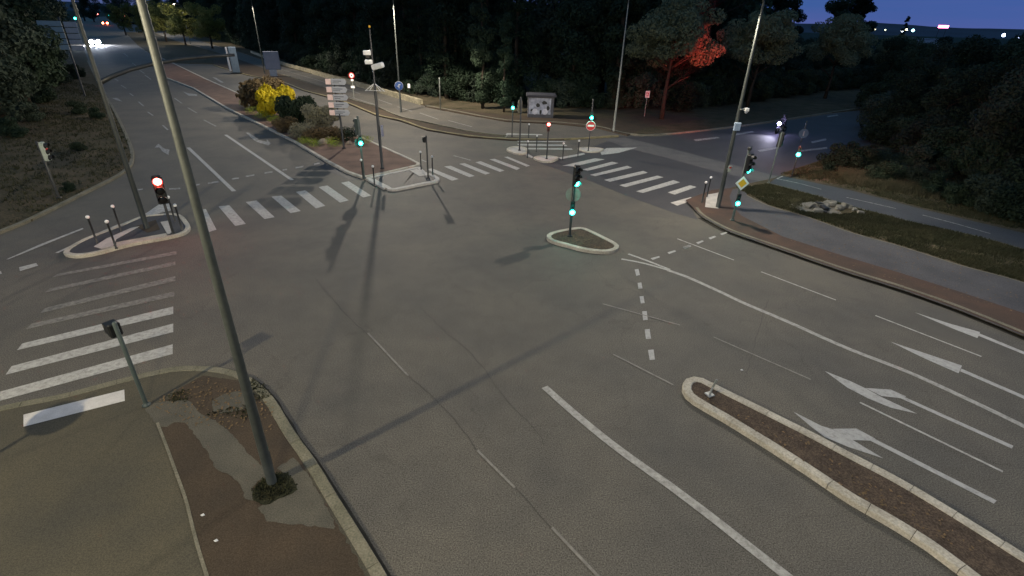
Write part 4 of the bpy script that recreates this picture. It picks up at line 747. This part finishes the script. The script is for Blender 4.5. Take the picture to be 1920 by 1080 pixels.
wood([(20, 70), (34, 84), (52, 100), (74, 118), (100, 136)], 4.6, lambda k: ['broad1', 'broad2', 'broad0'][k % 3], 'dark tree behind the roadside plane trees', s=(.54, .7), group='trees behind the plane trees')
wood([(19, 65), (34, 77), (50, 92), (70, 106)], 2.6, lambda k: 'shrub%d' % (k % 3), 'dark hedge shrub under the plane trees', 'shrub', (.8, 1.1), .7, 'hedge under the plane trees', 'shrub', ('stem', 'foliage'))
for k, (px, d, s_, lab) in enumerate(((1352, 112, 1.35, 'tall black poplar left of the right street lamp against the sky'), (1368, 116, 1.1, 'slender poplar close beside the tall black poplar left of the right lamp'), (1446, 118, 1.25, 'poplar left of the narrow middle sky gap'), (1478, 122, 1.3, 'poplar at right side of the middle pair against the sky'), (1560, 112, 1.35, 'broad dark poplar left of the wide sky opening'), (1592, 116, 1.4, 'tallest dark poplar at the wide sky opening'), (1612, 121, 1.1, 'outermost poplar at the edge of the wide sky opening'))):
    v_ = at_ray(px, 60, d); plant('poplar_tree', 'poplar%d' % (k % 3), v_.x, v_.y, lab, 'tree', 'poplars against the sky', s_*1.25, sz=s_)
wood([(13, 72), (24, 95), (46, 118)], 6, lambda k: ['broad0', 'broad1'][k % 2], 'tall dark tree rising behind the round plane tree', s=(1.5, 1.9), group='tall trees behind the round plane tree')
v_ = at_ray(1694, 60, 500); plant('distant_tree', 'poplar0', v_.x, v_.y, 'tiny lone dark tree on the horizon in the open sky', 'tree', None, 1.3)
# right hand thicket, tops near camera height
GT = 'trees of the thicket on the right bank'
for k, (px, py, s_, kd) in enumerate(((1665, 262, .42, 'broad3'), (1700, 258, .5, 'broad0'), (1745, 282, .52, 'broad1'), (1770, 250, .62, 'broad0'), (1810, 300, .58, 'broad3'), (1860, 330, .55, 'broad2'), (1905, 360, .55, 'broad0'), (1950, 400, .5, 'broad1'), (1840, 270, .62, 'broad0'), (1900, 290, .62, 'broad1'), (1960, 330, .6, 'broad3'), (1800, 230, .66, 'broad1'), (1860, 235, .66, 'broad0'), (1930, 250, .66, 'broad3'), (2000, 360, .6, 'broad0'), (1730, 215, .6, 'broad2'), (1690, 205, .6, 'broad1'), (1650, 185, .6, 'broad0'), (2010, 280, .62, 'broad2'), (2030, 430, .5, 'broad0'))):
    p = G(px, py); plant('thicket_tree', kd, p.x, p.y, 'dark bushy tree in the thicket on the right bank', 'tree', GT, s_*random.uniform(1.04, 1.2))
for k, (px, py) in enumerate(((1625, 268), (1648, 262), (1640, 245), (1665, 278), (1690, 288), (1720, 300), (1760, 318), (1800, 335), (1640, 225), (1630, 210), (1850, 352), (1900, 372), (1670, 240))): p = G(px, py); plant('thicket_shrub', 'shrub%d' % (k % 3), p.x+1, p.y+1, 'dense dark shrub at the front of the right thicket', 'shrub', 'shrubs fronting the right thicket', random.uniform(.75, 1.05), names=('stem', 'foliage'))
wood([(70, 85), (95, 105), (130, 120), (190, 130)], 5, lambda k: ['broad0', 'broad1', 'broad2'][k % 3], 'dark tree of the far tree line on the right', s=(.48, .6), group='far tree line on the right')
wood([(90, 190), (140, 200), (220, 215), (330, 230)], 9, lambda k: ['broad0', 'broad1', 'broad2'][k % 3], 'dark tree in the distant tree line below the town lights', s=(.35, .5), group='distant tree line below the town lights')
GB = 'bushes on the right bank'
for k, (px, py) in enumerate(((1560, 318), (1600, 322), (1640, 318), (1590, 300), (1650, 345), (1700, 352), (1740, 368), (1790, 385), (1840, 398), (1890, 412), (1940, 425), (1700, 320), (1760, 335), (1820, 355), (1880, 380))):
    p = G(px, py); plant('bank_bush', 'shrub%d' % (k % 3), p.x, p.y, 'low straggly bush on the right bank above the cycle path', 'bush', GB, random.uniform(.35, .6), names=('stem', 'foliage'))
# left big tree and bank
_q = at_ray(10, 90, 46); plant('big_tree', 'broad1', _q.x, _q.y, 'big dark tree filling the upper left corner', 'tree', None, 1.15)
for k, (x, y, s_) in enumerate(((-62, 62, 1.2), (-50, 44, 1.15), (-66, 76, 1.1), (-75, 86, 1.1), (-85, 100, 1.1), (-96, 112, 1.0), (-108, 124, 1.1), (-70, 56, 1.3), (-84, 76, 1.4), (-128, 140, 1.1), (-150, 165, 1.1), (-172, 190, 1.1), (-200, 220, 1.1), (-230, 255, 1.1), (-50, 40, .8), (-58, 38, 1.0))):
    plant('roadside_tree', 'broad%d' % (k % 4), x, y, 'dark tree in the row along the left side of the avenue', 'tree', 'trees left of the avenue', s_)
for k, (px, py, d, s_) in enumerate(((40, 60, 58, 1.0), (-30, 40, 44, 1.1), (75, 60, 74, .95), (30, 60, 80, 1.2), (100, 50, 100, .9), (-60, 60, 38, 1.0))):
    _q = at_ray(px, py, d); plant('corner_tree', 'broad%d' % ((k+1) % 4), _q.x, _q.y, 'dense dark tree crowding the upper left corner behind the verge', 'tree', 'dense trees of the upper left corner', s_)
for k, (x, y, s_) in enumerate(((-250, 380, 1.6), (-275, 400, 1.7), (-300, 420, 1.6), (-330, 440, 1.7), (-222, 350, 1.5), (-205, 325, 1.4), (-360, 470, 1.8), (-400, 480, 1.8))):
    plant('avenue_end_tree', 'broad%d' % (k % 4), x, y, 'tree closing the view at the far end of the avenue', 'tree', 'trees at the end of the avenue', s_)
for k, (px, py, s_) in enumerate(((150, 215, .35), (60, 230, .5), (30, 260, .45), (150, 285, .2), (20, 215, .6), (130, 362, .16), (140, 150, .6), (110, 160, .7), (185, 225, .3), (80, 195, .6))):
    p = G(px, py); plant('verge_bush', 'shrub%d' % ((k+1) % 3), p.x, p.y, 'straggly bush on the leaf strewn left verge', 'bush', 'bushes on the left verge', s_, names=('stem', 'foliage'))
LAMPLIT = leafmat('lamplit_leaf', (.16, .16, .045), (.09, .10, .03), .2)  # lighter leaf copy, lamp light on the far foliage put into its colour
_lv, _lf = leafcloud(9000, [(random.Random(900+k).uniform(-3, 3), random.Random(950+k).uniform(-3, 3), random.Random(990+k).uniform(3, 11), random.Random(970+k).uniform(.8, 1.7)) for k in range(34)], .18, 77)
kind('olive', trunkmesh('trunk', 9, .24, 7, 3, 3), mesh('crown', _lv, _lf, LAMPLIT))  # 'olive' is a broad tree with lamp light put into its leaf colour
for px, d, s_, lab in ((226, 200, .95, 'tree coloured as lit by the far street lamp left of the near pole top'), (262, 175, .9, 'lamplit coloured tree just behind the top of the near pole'), (335, 150, .95, 'lamplit coloured tree right of the near pole top'), (300, 165, 1.0, 'lamplit coloured tree between the near pole top and the yellowish tree'), (385, 140, .95, 'lamplit coloured tree at the left end of the dark wood')):
    _q = at_ray(px, 30, d); plant('avenue_tree', 'olive', _q.x, _q.y, lab, 'tree', 'lamp lit trees along the far avenue', s_)
# median garden
def garden(px, py, m_, w, h, label, seed, n=3500, size=.06, nm='garden_shrub'):
    p = G(px, py, .12); me = bushmesh(seed, m_, n, size); t = tag(bpy.data.objects.new(nm, me), label, 'shrub', 'shrubs of the median garden'); COL.objects.link(t); t.location = p; t.scale = (w, w, h); return t
garden(524, 219, YLEAF, 1.75, 2.7, 'bright yellow leaved shrub at the left of the median garden', 1, 7000, .075)
garden(496, 203, BLEAF, 2.3, 3.0, 'brown green shrub behind the bright yellow one', 2, 6000, .07)
garden(560, 240, LEAF[1], 1.7, 2.6, 'dark green rounded shrub right of the yellow one', 3, 7000, .06)
garden(607, 247, GLEAF, 1.45, 2.1, 'silver grey shrub near the arrow boards', 4, 6000, .05)
garden(572, 258, GLEAF, 1.1, 1.1, 'low brownish grey shrub below the dark green one', 5, 3500, .05)
garden(537, 247, BLEAF, 1.2, 1.2, 'low olive shrub between yellow and grey shrubs', 6, 3500, .05)
garden(600, 263, BLEAF, 1.3, 1.0, 'low brown shrub beside the arrow board post', 7, 3500, .05)
garden(630, 262, BLEAF, 1.0, 1.0, 'small russet shrub behind the arrow board post', 17, 2500, .05)
garden(655, 262, LEAF[1], 1.1, .9, 'low dark shrub at the right end of the garden', 18, 2500, .05)
for k, (px, py, s_, lab) in enumerate(((473, 213, .45, 'lime tuft at the left tip of the garden'), (495, 224, .5, 'lime tuft below the yellow shrub'), (515, 232, .5, 'lime tuft before the olive shrub'), (573, 272, .4, 'left lime tuft of the front row beside pale stones'), (589, 276, .42, 'middle lime tuft of the front row'), (627, 275, .5, 'right lime tuft beside the arrow board post'), (686, 270, .45, 'lime tuft behind the grey green signal'), (458, 200, .5, 'lime tuft far behind the brown shrub'))):
    garden(px, py, LLEAF, s_*1.5, s_*1.5, lab, 20+k, 900, .04, 'lime_tuft')
for k, (px, py, s_, lab) in enumerate(((583, 266, .28, 'pale boulder between the lime tufts'), (606, 270, .38, 'long pale boulder at the garden front'), (486, 214, .2, 'small pale stone at the garden left'), (655, 270, .22, 'small pale stone near the grey green signal'), (612, 267, .22, 'small stone beside the long pale boulder'))):
    rnd = random.Random(k); mb = MB(); mb.ball((0, 0, s_*.4), s_, 6); mb.v = [(x*rnd.uniform(.8, 1.3), y*rnd.uniform(.8, 1.1), z*rnd.uniform(.6, .9)) for x, y, z in mb.v]
    o = mb.build('boulder', mat('boulder_stone', (.42, .33, .24), (.3, .24, .18), 4, .9, bump=.5)); o.location = G(px, py, .1); tag(o, lab, 'boulder', 'boulders of the median garden')
# grass and litter: uncountable
def tufts(name, regions, n, m_, label, z=.1, h=.10, seed=5, kind_='stuff'):
    hole = (G(1538, 394).x, G(1538, 394).y)
    rnd = random.Random(seed); v = []; f = []
    for poly, share in regions:
        q = P(poly, z); x0, x1 = min(p.x for p in q), max(p.x for p in q); y0, y1 = min(p.y for p in q), max(p.y for p in q); k = 0; tries = 0
        while k < n*share and tries < n*40:
            tries += 1; x, y = rnd.uniform(x0, x1), rnd.uniform(y0, y1); ins = False
            for a, b_ in zip(q, q[1:]+q[:1]):
                if (a.y > y) != (b_.y > y) and x < (b_.x-a.x)*(y-a.y)/(b_.y-a.y)+a.x: ins = not ins
            if not ins or math.sin(x*1.7+math.sin(y*2.3)*2)+math.sin(y*1.1+x*.6) < rnd.uniform(-2.2, .8): continue
            if hole and (x-hole[0])**2/3.2+(y-hole[1])**2/1.1 < 1: continue
            k += 1
            for _ in range(4):
                a = rnd.uniform(0, 6.28); hh = h*rnd.uniform(.4, 1.5); ww = .012+.02*rnd.random(); dx, dy = math.cos(a), math.sin(a); ox, oy = rnd.uniform(-.08, .08), rnd.uniform(-.08, .08); i = len(v); ln = rnd.uniform(.1, .7)*hh
                v += [(x+ox-dy*ww, y+oy+dx*ww, z), (x+ox+dy*ww, y+oy-dx*ww, z), (x+ox+dx*ln, y+oy+dy*ln, z+hh)]; f.append((i, i+1, i+2))
    me = mesh(name, v, f, m_); o = bpy.data.objects.new(name, me); COL.objects.link(o); tag(o, label, 'grass', kind=kind_); return o
tufts('grass', [([(1380, 352), (1440, 346), (1533, 369), (1600, 389), (1700, 415), (1833, 445), (1920, 470), (2000, 500), (2000, 555), (1920, 528), (1800, 495), (1683, 458), (1600, 435), (1517, 406), (1443, 384), (1402, 364)], 1.0), ([(1465, 326), (1560, 296), (1640, 272), (1800, 330), (1940, 430), (1900, 428), (1733, 390), (1600, 355)], .9)], 16000, GRASS, 'rough dark green grass of the right verge and bank', .1)
tufts('dry_grass', [([(1560, 312), (1640, 300), (1720, 330), (1760, 375), (1680, 362), (1590, 345)], 1.0)], 9000, DRY, 'pale dry grass on the right bank', .1, .38, 6)
tufts('verge_grass', [([(0, 430), (60, 408), (230, 322), (247, 295), (235, 250), (180, 160), (120, 150), (0, 210)], 1.0)], 4500, GRASS, 'thin weeds over the left verge', .1, .14, 7)
tufts('pit_grass', [(a4([(1198, 610), (1235, 560), (1345, 525), (1400, 600), (1255, 670)]), .3), (a4([(960, 235), (1160, 200), (1290, 150), (1250, 100), (1190, 70), (1180, 260), (1050, 255)]), .16), (a4([(800, 150), (900, 130), (900, 180), (800, 190)]), .06)], 700, GRASS, 'weeds round the foot of the near street lamp', .125, .04, 8)
rnd = random.Random(11); v = []; f = []
for poly, cnt in (([(0, 430), (230, 322), (247, 295), (180, 170), (0, 210)], 1800), (a4([(690, 190), (960, 60), (1290, 190), (1300, 330), (900, 300)]), 260), (c2([(400, 670), (560, 620), (800, 740), (700, 745)]), 60), (a5([(280, 390), (700, 570), (1400, 970), (1300, 990), (700, 670)]), 130), ([(1400, 362), (1700, 440), (1920, 520), (1920, 590), (1583, 500), (1390, 410)], 500), ([(1520, 395), (1560, 380), (1590, 405)], 120)):
    q = P(poly, .13); 
    for _ in range(cnt):
        a, b_, c_ = rnd.sample(q, 3); s1, s2 = sorted((rnd.random(), rnd.random())); p = a*s1+b_*(s2-s1)+c_*(1-s2); an = rnd.uniform(0, 6.28); s = rnd.uniform(.02, .05); i = len(v); zz = .135+rnd.uniform(0, .02)
        v += [(p.x+math.cos(an+k*1.57)*s*(1, .6)[k % 2], p.y+math.sin(an+k*1.57)*s*(1, .6)[k % 2], zz+rnd.uniform(-.01, .01)) for k in range(4)]; f.append((i, i+1, i+2, i+3))
o = bpy.data.objects.new('fallen_leaves', mesh('fallen_leaves', v, f, mat('dead_leaf', (.2, .13, .07), (.1, .07, .035), 3, .9))); COL.objects.link(o); tag(o, 'fallen brown leaves scattered over verges and islands', 'leaves', kind='stuff')
# dumped rubble on the right verge
p0 = G(1545, 392, .1)
t = thing('rubble_pile', p0, 'small pile of pale rubble and boards on the concrete patch of the right verge', 'rubble pile')
rnd = random.Random(3); mb = MB(); mw = MB(); md = MB()
for k in range(34):
    x, y = rnd.gauss(0, .8), rnd.gauss(.1, .4); s = rnd.uniform(.08, .26); (mb if k % 3 else (mw if k % 2 else md)).box((x, y, s*.4+.02), (s*2, s*1.3, s), rnd.uniform(0, 3), s*.15, rnd.uniform(-.4, .4))
mb.build('stones', CONC, t); mw.build('white_pieces', CONC, t); md.box((.1, .4, .2), (1.2, .25, .05), .4, 0, .2); md.build('dark_boards', PLAST, t)
garden(1488, 390, DRY, .55, .6, 'small yellowish dry bush beside the rubble on the right verge', 33, 1200, .05, 'dry_bush')['group'] = 'small bushes on the right verge'
# litter
for k, (x, y, lab) in enumerate(((380, 966, 'small white litter scrap on the brown paving'), (405, 1014, 'second white litter scrap nearer the bottom edge'), (1391, 694, 'tiny pale stone on the asphalt right of the long island tip'))):
    mb = MB(); mb.v = [(.05, 0, 0), (0, .035, .012), (-.05, 0, 0), (0, -.03, .005), (0, 0, .03)]; mb.f = [(0, 1, 4), (1, 2, 4), (2, 3, 4), (3, 0, 4), (3, 2, 1, 0)]
    o = mb.build('litter_scrap', WHITE); o.location = G(x, y, .13 if x < 900 else .01)+Vector((0, 0, .002)); tag(o, lab, 'litter')
# ------------------------------------------------------------------ distance: hills and town lights
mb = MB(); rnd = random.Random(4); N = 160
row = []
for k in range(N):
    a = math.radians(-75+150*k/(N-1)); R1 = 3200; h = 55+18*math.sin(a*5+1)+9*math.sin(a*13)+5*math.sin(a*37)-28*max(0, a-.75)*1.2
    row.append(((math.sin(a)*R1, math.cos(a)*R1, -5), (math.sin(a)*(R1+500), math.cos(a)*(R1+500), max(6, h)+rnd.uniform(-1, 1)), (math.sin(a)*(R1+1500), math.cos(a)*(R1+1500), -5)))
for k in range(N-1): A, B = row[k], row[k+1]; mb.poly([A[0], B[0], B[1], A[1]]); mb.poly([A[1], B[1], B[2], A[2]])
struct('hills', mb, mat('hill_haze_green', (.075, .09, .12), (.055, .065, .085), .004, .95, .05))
def farlight(px, py, d, r, c, s, label, nm='town_light'):
    p = at_ray(px, py, d)
    t = thing(nm, (p.x, p.y, 0), label, 'lamp', 'town lights on the horizon')
    mb = MB(); mb.path([(0, 0, 0), (0, 0, p.z)], .15, 6); mb.build('pole', DKST, t); mb = MB(); mb.ball((0, 0, p.z), r*1.7, 8); mb.build('lamp_globe', emit('far_%d_%d_%d' % tuple(int(q*100) for q in c), c, s), t)
farlight(1692, 57, 600, .9, (.8, .9, 1), 8, 'bright bluish white town light left of the pink sign')
farlight(1699, 56, 610, .7, (1, .95, .6), 6, 'yellowish town light beside the bright bluish one')
farlight(1712, 57, 620, .8, (.4, .95, 1), 6, 'cyan town light between the white lights and the pink sign')
farlight(1882, 66, 500, .8, (.6, .7, 1), 9, 'bluish town light near the right edge')
farlight(1911, 71, 520, .5, (.5, .6, 1), 4, 'dim blue town light at the right edge')
for k, (x, y, c) in enumerate(((1595, 54, (.9, .8, .3)), (1617, 54.5, (.9, .8, .4)), (1637, 55, (.7, .9, .5)), (1641, 55, (.9, .8, .5)), (1660, 56, (.8, .8, .5)))): farlight(x, y, 640, .4, c, 3, ['first', 'second', 'third', 'fourth', 'fifth'][k]+' dim yellowish town light counted from the poplars')
p = at_ray(1769, 50, 550); t = thing('neon_sign', (p.x, p.y, 0), 'glowing pink neon sign on the horizon at right', 'neon sign', face=(-p.x, -p.y))
mb = MB(); mb.path([(0, -3, 0), (0, -3, p.z)], .25, 6); mb.path([(0, 3, 0), (0, 3, p.z)], .25, 6); mb.build('mast', DKST, t); mb = MB(); mb.box((.3, 0, p.z), (.4, 9, 2.6), 0, .1); mb.build('lit_panel', emit('pink_neon', (1, .18, .4), 4), t)
p = at_ray(1740, 76, 330); t = thing('warehouse', (p.x, p.y, 0), 'low pale flat roofed warehouse beyond the thicket', 'warehouse', face=(-p.x, -p.y))
mb = MB(); mb.box((-8, 0, 3.0), (16, 22, 6.0), 0, .1); mb.build('wall', mat('warehouse_wall', (.4, .42, .46), rough=.7), t); mb = MB(); mb.box((-8, 0, 6.2), (17, 23, .5), 0, .1); mb.build('roof', mat('warehouse_roof', (.3, .32, .38), rough=.7), t)
